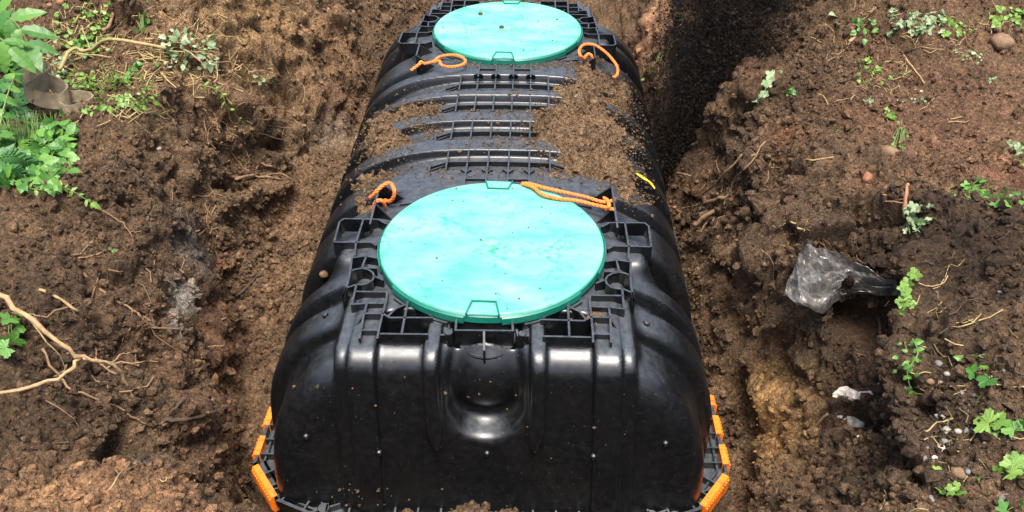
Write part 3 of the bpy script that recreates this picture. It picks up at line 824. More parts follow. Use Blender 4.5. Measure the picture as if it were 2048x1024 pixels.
# middle of the front
pz = lambda u, v: tuple(onz(u, v, ZT)[:2])
for far in (0, 1):
    f = lambda pts: [(x, (YC2 - y) if far else y) for x, y in pts]
    MB().plate(f([pz(913, 634), pz(911, 660), pz(1026, 661), pz(1024, 635)]), ZT, .085, .006).build('rib', M_RIB, tank)
    MB().plate(f([pz(880, 667), pz(900, 667), pz(903, 655)]), ZT - .004, .07, .006).build('rib', M_RIB, tank)
    MB().plate(f([pz(1058, 669), pz(1036, 669), pz(1033, 656)]), ZT - .004, .07, .006).build('rib', M_RIB, tank)
    MB().plate(f([pz(968, 661), pz(968, 690)]), [ZT, ZT - .02], [.10, .05], .006).build('rib', M_RIB, tank)
    for s in (-1, 1):
        bx = MB(); yy = YC2 + .400 if far else -.400
        bx.lathe([(.0001, .0), (.011, 0), (.012, -.002), (.012, -.08)], 10, (s * .101, yy, ZT + .002)); bx.build('boss', M_RIB, tank)
        bx = MB(); yy = YC2 + .385 if far else -.385
        bx.lathe([(.0001, .004), (.012, .004), (.014, .0), (.020, -.002), (.021, -.03)], 14, (s * .172, yy, ZT - .044)); bx.build('boss', M_RIB, tank)
    bx = MB(); yy = YC2 + .350 if far else -.350
    bx.lathe([(.0001, .0), (.085, .0), (.088, -.004), (.088, -.05)], 30, (0, yy, -.078)); bx.build('pipe_collar', M_RIB, tank)
# gusset fins at the inner corners of each lid
rib([(-.395, .205), (-.325, .175)], zt=[ZT + .022, ZT - .040], dp=[.10, .03])
rib([(-.395, .330), (-.300, .318)], zt=[ZT + .022, ZT - .045], dp=[.10, .03])
rib([(-.395, .330), (-.395, .205), (-.400, .115)], zt=[ZT + .022, ZT + .022, ZT], dp=.09)
rib([(-.325, .262), (-.235, .285), (-.180, .302)], zt=ZT - .018, dp=.04)
rib([(-.260, .278), (-.250, .245)], zt=ZT - .018, dp=.04)
# curved lip plates that hold the lid
for cy in (0, YC2):
    nk = MB(); nk.lathe([(.330, -.02), (.343, -.02), (.345, -.024), (.345, -.12)], 72, (0, cy, 0)); neck = nk.build('neck', M_PLAST, tank)
    for a0 in (-2.35, -1.95, -1.2, -.8, .8, 1.2, 1.95, 2.35, 2.75, .4):
        q = [(.362 * math.cos(a0 + t), cy + .362 * math.sin(a0 + t)) for t in np.linspace(-.07, .07, 5)]
        MB().plate(q, ZT - .012, .03, .007).build('lid_catch', M_RIB, neck)
# windowed grooves
XR = [-.1875, -.1125, -.0375, .0375, .1125, .1875]
def crest_z(x): return ZF + .622 * (1 - (abs(x) / .705) ** 3.0) ** (1 / 3.0)
for c in ROWS:
    yb = c + .004
    xs = [-.300, -.245, -.1875, -.0375, .0375, .1875, .245, .300]
    MB().plate([(x, yb) for x in xs], [crest_z(x) - (.010 if abs(x) < .2 else .026 if abs(x) < .26 else .052) for x in xs], [.06, .07, .085, .085, .085, .085, .07, .06], .006).build('rib', M_RIB, tank)
    for s in (-1, 1):
        MB().plate([(s * .1875, yb + .002), (s * .285, yb - .036)], [crest_z(.19) - .022, crest_z(.285) - .030], .055, .005).build('rib', M_RIB, tank)
        MB().plate([(s * .250, c - .055), (s * .250, c + .0)], crest_z(.25) - .012, .05, .005).build('rib', M_RIB, tank)
    for x in XR:
        MB().plate([(x, c - .074), (x, c + .070)], crest_z(x) + .001, .07, .0055).build('rib', M_RIB, tank)
for far in (0, 1):
    for x in XR[1:-1]:
        q = [(x, .340), (x, .488)]
        if far: q = [(x, YC2 - b) for a, b in q]
        MB().plate(q, crest_z(x) + .012, .03, .006).build('rib', M_RIB, tank)
        yy = YC2 - .47 if far else .47
        MB().plate([(x - .018, yy), (x, yy - (.02 if not far else -.02)), (x + .018, yy)], crest_z(x) + .010, .02, .005).build('rib', M_RIB, tank)
    for s in (-1, 1):
        q = [(s * .0375, .405), (s * .1125, .405)]
        if far: q = [(a, YC2 - b) for a, b in q]
        MB().plate(q, crest_z(.07) + .010, .03, .007).build('rib', M_RIB, tank)
# round knobs on the end wall
for x, z in ((0, -.45), (-.325, -.457), (.318, -.455), (-.535, -.39), (.525, -.39)):
    u, v = project((x, -.46, z)); loc, nrm = tp(u, v)
    if loc is None: continue
    b = MB(); n = 12; vs = []
    w1_ = nrm.orthogonal().normalized(); w2_ = nrm.cross(w1_)
    prof = [(.0095, -.001), (.009, .004), (.0065, .008), (.0005, .0095)]
    for r, hgt in prof:
        for j in range(n):
            a = 2 * math.pi * j / n; vs.append(loc + nrm * hgt + (w1_ * math.cos(a) + w2_ * math.sin(a)) * r)
    b.add(vs, [(i * n + j, i * n + (j + 1) % n, (i + 1) * n + (j + 1) % n, (i + 1) * n + j) for i in range(len(prof) - 1) for j in range(n)])
    b.build('knob', M_PLAST, shell, smooth=True)
for u, v in ((652, 632), (1292, 648)):
    loc, nrm = tp(u, v)
    if loc is not None: MB().tube([loc - nrm * .004, loc + nrm * .008, loc + nrm * .010], [.011, .010, .006], 10).build('knob', M_PLAST, shell)
# yellow paint streak on the right flank
pts = [tp(u, v, .0015) for u, v in ((1272, 347), (1280, 352), (1288, 357), (1296, 362), (1303, 369), (1309, 377))]
pts = [p for p in pts if p[0] is not None]
b = MB(); vs = []
for i, (p, nr) in enumerate(pts):
    w = (.003, .006, .007, .005, .009, .003)[i]
    tdir = (pts[min(i + 1, len(pts) - 1)][0] - pts[max(i - 1, 0)][0]).normalized(); sd_ = nr.cross(tdir).normalized()
    vs += [p + sd_ * w, p - sd_ * w * .8]
b.add(vs, [(2 * i, 2 * i + 1, 2 * i + 3, 2 * i + 2) for i in range(len(pts) - 1)])
pm = b.build('paint_mark', M_YELLOW, shell); pm['label'] = 'yellow paint streak on the tank flank'

# ------------------------------------------------------------------ lids
def lid(cy, label, ang):
    t = thing('lid', label, 'lid', (0, cy, -.02), 'green lids on the tank')
    b = MB(); n = 96; R0 = .350
    prof = [(.0001, .0070), (.017, .0070), (.020, .0030), (.027, .0030), (.031, .0072), (.18, .0060), (.30, .0025), (.338, .0), (.3435, -.0015), (.346, -.0045), (.347, -.008)]
    b.lathe(prof, n, (0, cy, 0)); b.build('disc', M_LID, t, smooth=True)
    b = MB(); vs = []
    prof = [(.347, -.0081), (.3495, -.010), (.350, -.030), (.345, -.032), (.340, -.032)]
    b.lathe(prof, n, (0, cy, 0)); rimo = b.build('rim', M_LIDRIM, t, smooth=False); rimo.location = (0, 0, 0)
    # thicker rim segments between the notches
    for k in range(6):
        a0 = ang + k * math.pi / 3 + math.pi / 6
        b = MB(); vs = []; m = 14
        for r, z in ((.3502, -.010), (.3545, -.013), (.3545, -.034), (.3502, -.036)):
            for j in range(m): 
                a = a0 - .37 + .74 * j / (m - 1); vs.append((r * math.cos(a), cy + r * math.sin(a), z))
        b.add(vs, [(i * m + j, i * m + j + 1, (i + 1) * m + j + 1, (i + 1) * m + j) for i in range(3) for j in range(m - 1)] + [(0, m, 2 * m, 3 * m), (m - 1, 4 * m - 1, 3 * m - 1, 2 * m - 1)])
        b.build('rim_segment', M_LIDRIM, rimo)
    for sgn in (0, 1):
        rot = Matrix.Rotation(ang + math.pi / 2 + sgn * math.pi, 3, 'Z')
        tr = lambda x, y, z: tuple(rot @ Vector((x, y, 0)) + Vector((0, cy, z)))
        b = MB()
        top = [(-.030, -.300), (.030, -.300), (.045, -.348), (-.045, -.348)]
        tab = [tr(x, y, .0035 if y > -.32 else .0010) for x, y in top]
        low = [tr(x, y, -.004) for x, y in top]
        b.add(tab + low, [(0, 3, 2, 1), (0, 1, 5, 4), (1, 2, 6, 5), (2, 3, 7, 6), (3, 0, 4, 7)])
        tabo = b.build('tab', M_LID, t)
        b = MB()
        o1 = [(-.046, -.350), (-.034, -.297), (.034, -.297), (.046, -.350)]
        q = [rot @ Vector((x, y, 0)) + Vector((0, cy, 0)) for x, y in o1]
        b.plate([(p.x, p.y) for p in q], [.005, .0075, .0075, .005], .010, .005); b.build('tab_rim', M_LIDRIM, tabo)
    return t
lid(0.0, 'large round turquoise green lid on the near end of the black tank', -1.60)
lid(YC2, 'smaller looking round turquoise green lid at the far end of the black tank', -1.60)
# ------------------------------------------------------------------ ropes
def smooth_path(P, n=8):
    P = [Vector(p) for p in P]; out = []
    for i in range(len(P) - 1):
        a, b, c, d_ = P[max(i - 1, 0)], P[i], P[i + 1], P[min(i + 2, len(P) - 1)]
        for k in range(n):
            t = k / n
            out.append(0.5 * ((2 * b) + (c - a) * t + (2 * a - 5 * b + 4 * c - d_) * t * t + (3 * b - a - 3 * c + d_) * t ** 3))
    out.append(P[-1]); return out
def rope_part(name, P, r, parent):
    path = smooth_path(P, 10); b = MB()
    # three twisted strands
    t0 = (path[1] - path[0]).normalized(); u = t0.orthogonal().normalized(); fr = []
    L_ = 0
    for i, p in enumerate(path):
        t = (path[min(i + 1, len(path) - 1)] - path[max(i - 1, 0)]).normalized()
        u = (u - t * u.dot(t)).normalized(); fr.append((p, u.copy(), t.cross(u), L_))
        if i < len(path) - 1: L_ += (path[i + 1] - p).length
    for k in range(3):
        b.tube([p + (uu * math.cos(2 * math.pi * k / 3 + s / (r * 6.5) * 2 * math.pi) + ww * math.sin(2 * math.pi * k / 3 + s / (r * 6.5) * 2 * math.pi)) * r * .5 for p, uu, ww, s in fr], r * .62, 6)
    return b.build(name, M_ROPE, parent, smooth=True)
def oz(lst): return [Vector(onz(u, v, z)) for u, v, z in lst]
def rope(label, strands, r=.0064):
    first = oz(strands[0])[0]
    t = thing('orange_rope', label, 'rope', tuple(first), 'orange lifting ropes on the tank')
    for nm, s in strands_named(strands): rope_part(nm, oz(s), r, t)
    return t
def strands_named(st): return [('loop' if i == 0 else 'tail', s) for i, s in enumerate(st)]
rope('orange rope looped through the rib left of the near lid, soil behind it',
     [[(740, 396, -.03), (752, 384, .0), (766, 371, .02), (780, 366, .03), (788, 378, .03), (787, 394, .0), (779, 403, -.03), (770, 400, -.05)], [(746, 424, -.06), (749, 408, -.02), (757, 401, .0), (766, 404, -.01), (770, 414, -.04)]])
rope('doubled orange rope lying over the back edge of the near lid, knotted at right',
     [[(1044, 367, .006), (1060, 368, .012), (1090, 376, .013), (1130, 385, .010), (1170, 394, .0), (1205, 404, -.005), (1224, 402, .0)], [(1044, 367, .008), (1066, 374, .014), (1085, 389, .014), (1115, 397, .010), (1150, 401, .003), (1190, 410, -.005), (1216, 416, -.005), (1230, 420, -.01)],
      [(1208, 396, -.01), (1216, 402, .005), (1218, 412, .006), (1212, 418, -.01)]])
rope('orange rope loop in front of the far lid at left, over the cross plate',
     [[(868, 122, .0), (882, 113, .006), (905, 110, .008), (925, 115, .006), (931, 124, .0), (921, 131, -.005), (900, 134, -.005), (883, 130, 0), (879, 122, .01), (868, 124, .0)], [(868, 123, .0), (850, 127, -.012), (842, 124, -.005), (838, 129, -.01), (822, 141, -.03)]])
rope('orange rope loop hanging from the rib right of the far lid onto the soil',
     [[(1170, 120, -.02), (1161, 112, .02), (1159, 100, .03), (1168, 90, .03), (1188, 90, .025), (1208, 102, .01), (1224, 118, -.01), (1235, 135, -.02), (1234, 150, -.03), (1226, 155, -.035)], [(1184, 128, -.04), (1184, 114, .0), (1177, 108, .012), (1169, 116, .0), (1171, 122, -.03)]])

# ------------------------------------------------------------------ soil spilt on the tank
def poly_sd(u, v, poly):
    """signed pixel distance, inside positive"""
    P = np.array(poly, float); d = np.full(len(u), 1e9); ins = np.zeros(len(u), bool)
    for a, b in zip(P, np.roll(P, -1, 0)):
        ab = b - a; t = np.clip(((u - a[0]) * ab[0] + (v - a[1]) * ab[1]) / (ab @ ab), 0, 1)
        d = np.minimum(d, np.hypot(u - a[0] - t * ab[0], v - a[1] - t * ab[1]))
        c = ((a[1] > v) != (b[1] > v)) & (u < (b[0] - a[0]) * (v - a[1]) / (b[1] - a[1] + 1e-12) + a[0]); ins ^= c
    return np.where(ins, d, -d)
_TSOIL = True
def tank_soil(name, label, poly, h, mat, x0_, x1_, y0_, y1_, bury=.055, crumbs=700):
    ax = np.arange(x0_, x1_, .006); ay = np.arange(y0_, y1_, .007)
    GX, GY = np.meshgrid(ax, ay, indexing='ij'); gx, gy = GX.ravel(), GY.ravel()
    cz_ = ZF + .622 * (1 - (np.abs(gx) / .705).clip(0, .995) ** 3.0) ** (1 / 3.0)
    P = np.stack([gx, gy, cz_], -1); u, v = project(P)
    sd = poly_sd(u, v, poly) + 8 * fbm(P, 14, 3) + 20 * fbm(P + 7.7, 5.5, 2) - 8
    k = np.clip(sd / 34, -1, 1)
    hh = h * np.sqrt(np.clip(k, 0, 1)) + np.clip(k * 3, -1, 0) * bury
    hh = hh - .012 + (.026 * fbm(P, 11, 3, mode='billow') + .010 * (.6 - worley(P * 55)) + .006 * fbm(P, 60, 2)) * sstep(-.3, .3, k) 
    slope = np.clip((np.abs(gx) - .45) / .2, 0, 1)
    P[:, 2] += hh; P[:, 0] += np.sign(gx) * hh * slope * .8
    nx, ny = len(ax), len(ay); I_ = np.arange(nx * ny).reshape(nx, ny)
    F = np.stack([I_[:-1, :-1], I_[1:, :-1], I_[1:, 1:], I_[:-1, 1:]], -1).reshape(-1, 4)
    F = F[(k[F] > -.55).all(1)]
    us = np.unique(F); rm_ = -np.ones(nx * ny, int); rm_[us] = np.arange(len(us))
    V, F = P[us], rm_[F]
    inn = np.where((k > -.1))[0]; c = RNG.choice(inn, crumbs)
    rad = .0025 + .008 * RNG.random(crumbs) ** 3 + .016 * RNG.random(crumbs) ** 16
    me2, kk = clod_mesh('tmp', P[c] + RNG.normal(0, .004, (crumbs, 3)), rad)
    cv = np.zeros(len(me2.vertices) * 3, np.float32); me2.vertices.foreach_get('co', cv)
    cf = np.zeros(len(me2.loops), np.int32); me2.loops.foreach_get('vertex_index', cf); bpy.data.meshes.remove(me2)
    F3 = np.concatenate([np.concatenate([F[:, [0, 1, 2]], F[:, [0, 2, 3]]]), cf.reshape(-1, 3) + len(V)])
    me = np_mesh(name, np.concatenate([V, cv.reshape(-1, 3)]), F3)
    return tag(link(name, me, mat), label, 'soil', None, 'stuff')
tank_soil('spilt_soil', 'brown soil heaped over the right side of the tank between the lids',
    [(1140, 136), (1185, 118), (1222, 140), (1252, 185), (1262, 226), (1228, 226), (1252, 262), (1272, 292), (1235, 284), (1266, 330), (1278, 350), (1300, 400), (1306, 430), (1262, 405), (1225, 385), (1205, 352), (1150, 350), (1108, 337), (1148, 322), (1090, 298), (1062, 288), (1058, 226), (1105, 212), (1108, 182), (1146, 165)], .048, M_TSOIL, .03, .70, .20, 1.62, crumbs=2600)
tank_soil('spilt_soil', 'smaller heap of brown and pale soil on the left shoulder of the tank',
    [(735, 245), (765, 222), (810, 210), (850, 203), (872, 210), (876, 232), (835, 244), (805, 250), (845, 262), (868, 256), (858, 272), (815, 287), (780, 302), (745, 308), (722, 292), (732, 262)], .034, M_TSOIL, -.69, -.15, .40, 1.30, crumbs=1300)
tank_soil('spilt_soil', 'narrow strip of crumbly soil behind the near lid at the left rope',
    [(695, 425), (712, 378), (735, 352), (770, 338), (805, 346), (810, 360), (772, 372), (750, 388), (735, 405), (715, 425)], .030, M_TSOIL, -.69, -.25, .12, .62, crumbs=700)
def edge_crumbs(poly, n, sg):
    out = []
    for k in range(n):
        i = random.randrange(len(poly)); a, b = poly[i], poly[(i + 1) % len(poly)]; t = random.random()
        out.append((a[0] + (b[0] - a[0]) * t, a[1] + (b[1] - a[1]) * t, sg, sg * .6, 1))
    return out
def crumb_spread(name, label, spots, mat, r0=.002, r1=.008):
    pos = []; rad = []
    for u, v, su, sv, n in spots:
        for k in range(n):
            p, nr = tp(u + random.gauss(0, su), v + random.gauss(0, sv))
            if p is None: continue
            r = r0 + (r1 - r0) * random.random() ** 4; pos.append(p + nr * r * .4); rad.append(r)
    me, kk = clod_mesh(name, np.array([q[:] for q in pos]), np.array(rad))
    return tag(link(name, me, mat), label, 'soil', None, 'stuff')
PR = [(1140, 136), (1185, 118), (1222, 140), (1252, 185), (1262, 226), (1228, 226), (1272, 292), (1235, 284), (1300, 400), (1262, 405), (1205, 352), (1150, 350), (1108, 337), (1148, 322), (1062, 288), (1058, 226), (1105, 212), (1146, 165)]
PL = [(735, 245), (765, 222), (810, 210), (872, 210), (876, 232), (805, 250), (868, 256), (858, 272), (780, 302), (745, 308), (722, 292)]
crumb_spread('tank_crumbs', 'loose crumbs of soil scattered over the black tank', [(1000, 228, 60, 8, 260), (1000, 285, 70, 8, 260), (850, 350, 60, 10, 130), (1130, 350, 60, 12, 260), (960, 345, 90, 8, 100), (760, 300, 40, 20, 160), (1280, 290, 18, 60, 300), (720, 330, 25, 40, 120), (960, 128, 80, 5, 160), (1090, 128, 50, 6, 260), (980, 180, 120, 8, 120), (1188, 636, 7, 5, 60), (1140, 650, 14, 8, 40), (900, 800, 200, 90, 22), (700, 990, 60, 12, 30)] + edge_crumbs(PR, 2200, 13) + edge_crumbs(PL, 900, 10), M_TSOIL)
# clods lying on the far lid and on the rib work
def clod(label, p, r, mat=None, cat='clod', group=None, name='soil_clod', flat=.8):
    v = ICO2V * (1 + .20 * perlin(ICO2V * 1.7 + random.random() * 50))[:, None] * (1 + RNG.normal(0, .06, (len(ICO2V), 1)))
    v = v * np.array([r, r * random.uniform(.7, .95), r * flat]); a = random.random() * 6.28
    v = v @ np.array([[math.cos(a), -math.sin(a), 0], [math.sin(a), math.cos(a), 0], [0, 0, 1]])
    o = link(name, np_mesh(name, v, ICO2F), mat or M_TSOIL, smooth=(mat is not None)); o.location = p
    return tag(o, label, cat, group)
clod('small brown clod near the left side of the far green lid', Vector(onz(961, 27, .012)), .011)
clod('small dark clod just left of the centre of the far green lid', Vector(onz(1003, 54, .012)), .012)
p, _ = tp(1190, 640)
clod('brown clod sitting in the ribs right of the near lid tab', Vector(onz(1190, 636, -.045)), .028, flat=.5)
p, _ = tp(648, 548)
if p: clod('brown clod stuck in the hollow on the left flank of the tank', p, .018)
# dirt specks on the lids
pos = []; rad = []
for cy, n in ((0, 80), (YC2, 80)):
    for k in range(n):
        a = random.random() * 6.28; r = .33 * math.sqrt(random.random()); rr = .0018 + .0034 * random.random() ** 3
        pos.append((r * math.cos(a), cy + r * math.sin(a), .0072 - .05 * (r / .33) ** 2 * .1 + rr * .1)); rad.append(rr)
me, kk = clod_mesh('dirt_specks', np.array(pos), np.array(rad)); tag(link('dirt_specks', me, M_TSOIL), 'tiny dark dirt specks on the green lids', 'dirt', None, 'stuff')

# ------------------------------------------------------------------ soil pouring into the pit
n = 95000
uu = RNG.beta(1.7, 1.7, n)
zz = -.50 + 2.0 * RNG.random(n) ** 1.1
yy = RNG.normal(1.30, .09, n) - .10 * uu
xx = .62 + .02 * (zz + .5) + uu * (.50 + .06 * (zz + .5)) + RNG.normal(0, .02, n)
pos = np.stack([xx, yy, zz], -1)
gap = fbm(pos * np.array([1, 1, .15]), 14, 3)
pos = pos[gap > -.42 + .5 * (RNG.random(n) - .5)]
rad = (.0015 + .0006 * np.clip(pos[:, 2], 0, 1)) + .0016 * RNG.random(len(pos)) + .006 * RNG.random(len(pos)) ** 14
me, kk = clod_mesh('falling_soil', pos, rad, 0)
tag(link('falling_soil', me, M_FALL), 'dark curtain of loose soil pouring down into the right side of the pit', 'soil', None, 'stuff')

# ------------------------------------------------------------------ plastic sheet
def film():
    top = [(1604, 500), (1622, 497), (1650, 512), (1690, 535), (1730, 552), (1770, 574), (1808, 592)]
    bot = [(1556, 606), (1590, 642), (1640, 646), (1672, 618), (1702, 606), (1752, 610), (1808, 604)]
    ns, nt_ = 84, 36; V = []; jt = lambda s, k: 5 * float(perlin(np.array([[s * 22, k, .5]]))[0]) + 4 * float(perlin(np.array([[s * 55, k + 3, .5]]))[0])
    cu = lambda L_, s: (np.interp(s, np.linspace(0, 1, len(L_)), [q[0] for q in L_]), np.interp(s, np.linspace(0, 1, len(L_)), [q[1] for q in L_]))
    for i in range(ns):
        s = i / (ns - 1); a, b = np.array(cu(top, s)) + jt(s, .3), np.array(cu(bot, s)) + 1.6 * jt(s, 7.7)
        for j in range(nt_):
            t = j / (nt_ - 1); q = a + (b - a) * t
            ca, na = gp(*a); P, nr = gp(*q)
            # hangs from its upper edge, clear of the bank below it
            base = Vector(onz(q[0], q[1], ca.z - .02 - .10 * t))
            base = base if (base - Vector(CAM)).length < (P - Vector(CAM)).length else P
            V.append(base)
    V = np.array([v[:] for v in V])
    G3 = V.reshape(ns, nt_, 3)
    for _ in range(30):
        Q = np.pad(G3, ((1, 1), (1, 1), (0, 0)), 'edge'); G3 = .5 * G3 + .125 * (Q[2:, 1:-1] + Q[:-2, 1:-1] + Q[1:-1, 2:] + Q[1:-1, :-2])
    V = G3.reshape(-1, 3)
    s_ = np.repeat(np.linspace(0, 1, ns), nt_); t_ = np.tile(np.linspace(0, 1, nt_), ns)
    q = np.stack([s_ * 2.0, t_ * 7 + s_ * 2, 0 * s_], -1)
    cr = lambda f, a, b, ph: np.abs(np.mod(f * (a * s_ + b * t_) + ph + .15 * fbm(q, .8, 2), 1) - .5) * 2
    wl = worley(np.stack([s_ * 5.5, t_ * 2.6 + s_, s_ * 0 + 3.3], -1))
    fold = .034 * cr(2.6, .6, 1.0, .2) + .030 * cr(3.3, 1.6, -.6, .6) * (1 - s_) + .012 * cr(6.0, .25, 1.0, .0) * (.2 + s_) + .050 * (wl - .4) * (1 - .6 * s_) + .005 * fbm(q, 3.5, 2, mode='ridge')
    tocam = CAM - V; tocam /= np.linalg.norm(tocam, axis=1)[:, None]
    V = V + (tocam * .6 + np.array([0, 0, .5])) * (fold + .035)[:, None]
    I_ = np.arange(ns * nt_).reshape(ns, nt_); F = np.stack([I_[:-1, :-1], I_[:-1, 1:], I_[1:, 1:], I_[1:, :-1]], -1).reshape(-1, 4)
    hole = (((s_ - .56) / .06) ** 2 + ((t_ - .66) / .22) ** 2) < 1
    F = F[~hole[F].any(1)]
    m, nt, b = mat_new('grey_plastic_film'); co = world_co(nt)
    n1 = noise(nt, 50, 5, .7, co); n2 = noise(nt, 70, 3, .6, co)
    c = ramp(nt, n1.outputs[0], [(.40, (.05, .048, .046)), (.55, (.10, .093, .085)), (.72, (.18, .15, .12))]).outputs[0]
    nt.links.new(c, b.inputs['Base Color']); b.inputs['Roughness'].default_value = .36; b.inputs['Specular IOR Level'].default_value = .6
    nt.links.new(bump(nt, n2.outputs[0], .15, .004), b.inputs['Normal'])
    me = np_mesh('plastic_sheet', V, F)
    o = link('plastic_sheet', me, m, smooth=False)
    sm = o.modifiers.new('thick', 'SOLIDIFY'); sm.thickness = .0015
    tag(o, 'torn crumpled sheet of black plastic film sticking out of the right bank', 'plastic sheet')
film()

# ------------------------------------------------------------------ stones
def stone(u, v, rpx, mat, label, flat=.7, name='stone', cat='stone', group='stones lying on the dug ground'):
    p, nr = gp(u, v); dist = (p - Vector(CAM)).length; r = rpx * dist / FPX
    return clod(label, p + Vector((0, 0, r * flat * .25)), r, mat, cat, group, name, flat)
for a in [
 (1877, 728, 8, M_STONE, 'rounded pale grey stone on the right bank above the brown pebble'), (1860, 764, 9, M_STONE_BROWN, 'brown pebble beside the leafy trailing plant on the right bank'),
 (1893, 749, 6, M_STONE_PALE, 'small pale stone right of the brown pebble'), (1882, 766, 5, M_STONE_PALE, 'tiny pale stone below the small pale stone'), (1894, 771, 6, M_STONE, 'small grey stone next to the tiny pale stone'),
 (1882, 810, 8, M_STONE, 'grey stone half sunk in the bank below the seedling leaf'), (1886, 832, 5, M_STONE_PALE, 'pale pebble just below the half sunk grey stone'), (1894, 865, 12, M_STONE_PALE, 'pale tan angular stone in the stony patch on the right'),
 (1915, 864, 7, M_STONE_PALE, 'whitish stone touching the pale tan angular stone'), (1890, 885, 8, M_STONE, 'dark grey flat stone under the pale tan angular stone'), (1883, 897, 9, M_WHITE, 'long bright white stone in the stony patch'),
 (1869, 917, 6, M_WHITE, 'small white stone left of the large tan stone'), (1916, 948, 15, M_STONE_BROWN, 'large flat tan stone behind the leafy seedlings at lower right'), (1936, 944, 7, M_STONE, 'grey stone against the large flat tan stone'),
 (1788, 991, 11, M_STONE_PALE, 'pale rounded stone on the near edge of the pit'), (1860, 1000, 9, M_STONE, 'grey stone at the bottom edge right of the pale rounded stone'), (2009, 1000, 13, M_STONE, 'smooth grey stone in the lower right corner'),
 (1729, 1012, 7, M_STONE_RED, 'small orange brown stone at the bottom edge'), (1746, 1009, 4, M_STONE_BROWN, 'little brown stone beside the orange brown stone'),
 (2003, 88, 20, M_STONE_BROWN, 'big brown stone below the grass tuft at upper right'), (1775, 306, 17, M_STONE_BROWN, 'brown stone on the ledge in the middle of the right bank'), (1733, 357, 14, M_STONE_RED, 'reddish stone below the brown ledge stone'),
 (318, 298, 5, M_STONE_PALE, 'small pale pebble on the left mound'), (40, 366, 26, M_STONE, 'large grey boulder under the ferns at left'), (456, 806, 7, M_STONE_RED, 'reddish stone chip on the trench floor at left'), (457, 820, 6, M_STONE_RED, 'lower of two reddish chips on the left trench floor'),
 (1350, 415, 5, M_STONE_RED, 'small reddish stone on the trench floor right of the tank'), (1650, 985, 6, M_STONE_BROWN, 'small brown stone at the lower right trench end'), (100, 12, 6, M_STONE_RED, 'small reddish stone at the upper left'), (122, 6, 8, M_STONE_RED, 'reddish lump at the top edge on the left')]: stone(*a)
# scattered grit in the stony patch
pos = []; rad = []
for k in range(150):
    u, v = random.gauss(1895, 60), random.gauss(850, 110)
    if u > 2046 or v > 1023: continue
    p, nr = gp(u, v); r = .002 + .006 * random.random() ** 3; pos.append(p[:]); rad.append(r)
me, kk = clod_mesh('grit', np.array(pos), np.array(rad)); tag(link('grit', me, M_STONE), 'fine grey grit strewn over the stony right bank', 'grit', None, 'stuff')
# broken white wood
def wood_chunk(px, rpx, label, mat, lift=.02):
    zc = np.mean([gp(u, v)[0].z for u, v in px[1:]]) + lift; P = [Vector(onz(u, v, zc)) for u, v in px]; d0 = (P[0] - Vector(CAM)).length
    path = smooth_path(P, 5); b = MB(); m = len(path)
    rr = [np.interp(i / (m - 1), np.linspace(0, 1, len(rpx)), rpx) * d0 / FPX * random.uniform(.82, 1.15) for i in range(m)]
    b.tube(path, rr, 9); o = b.build('wood_piece', mat); bm = bmesh.new(); bm.from_mesh(o.data)
    for v in bm.verts: v.co += Vector((random.uniform(-1, 1), random.uniform(-1, 1), random.uniform(-1, 1))) * .004
    bm.to_mesh(o.data); bm.free(); return tag(o, label, 'wood', 'broken wood in the right bank')
wood_chunk([(1668, 790), (1690, 784), (1715, 793), (1750, 790)], [3, 11, 8, 9], 'broken white rotten wood sticking out of the right bank', M_WHITE, .04)
wood_chunk([(1672, 822), (1690, 838), (1725, 852)], [9, 10, 7], 'white flecked rotten wood below the broken white piece', M_WHITE, .0)
for u, v, r, lb in ((1722, 850, 8, 'largest white flake of rotten wood below the broken wood'), (1742, 858, 4, 'small white wood flake right of the largest flake'), (1720, 876, 4, 'lowest white wood flake, under the largest one')): clod(lb, gp(u, v, .006)[0], r * .0014, M_WHITE, 'wood', 'white flakes of rotten wood', 'wood_flake')
# old flat strap lying in coils
def strap():
    t = thing('flat_strap', 'old flat grey brown strap lying in folds between plants at left', 'strap', tuple(gp(110, 205)[0]))
    def ribbon(pts, w, name):
        P = smooth_path([Vector(onz(u, v, z)) for u, v, z in pts], 8); b = MB(); vs = []
        for i, p in enumerate(P):
            wv = Vector((random.uniform(-.03, .03), .28, .96)).normalized() * w / 2
            tt = (P[min(i + 1, len(P) - 1)] - P[max(i - 1, 0)]).normalized(); nn = tt.cross(wv).normalized() * .004
            vs += [p - wv - nn, p + wv - nn, p + wv + nn, p - wv + nn]
        fs = []
        for i in range(len(P) - 1):
            a = 4 * i
            for j in range(4): fs.append((a + j, a + (j + 1) % 4, a + 4 + (j + 1) % 4, a + 4 + j))
        fs += [(3, 2, 1, 0), tuple(len(vs) - 4 + j for j in range(4))]
        b.add(vs, fs); b.build(name, M_STRAP, t, smooth=False)
    ribbon([(60, 160, .10), (85, 150, .11), (105, 165, .10), (130, 178, .08), (137, 190, .07), (120, 202, .06), (90, 200, .06), (60, 190, .07), (50, 178, .08)], .06, 'fold')
    ribbon([(48, 150, .10), (70, 142, .12), (95, 140, .12), (100, 155, .11), (75, 172, .10), (55, 185, .09)], .07, 'fold')
    ribbon([(118, 200, .05), (150, 192, .05), (180, 196, .05), (186, 206, .04), (165, 216, .04), (135, 222, .04), (120, 215, .04)], .045, 'fold')
strap()
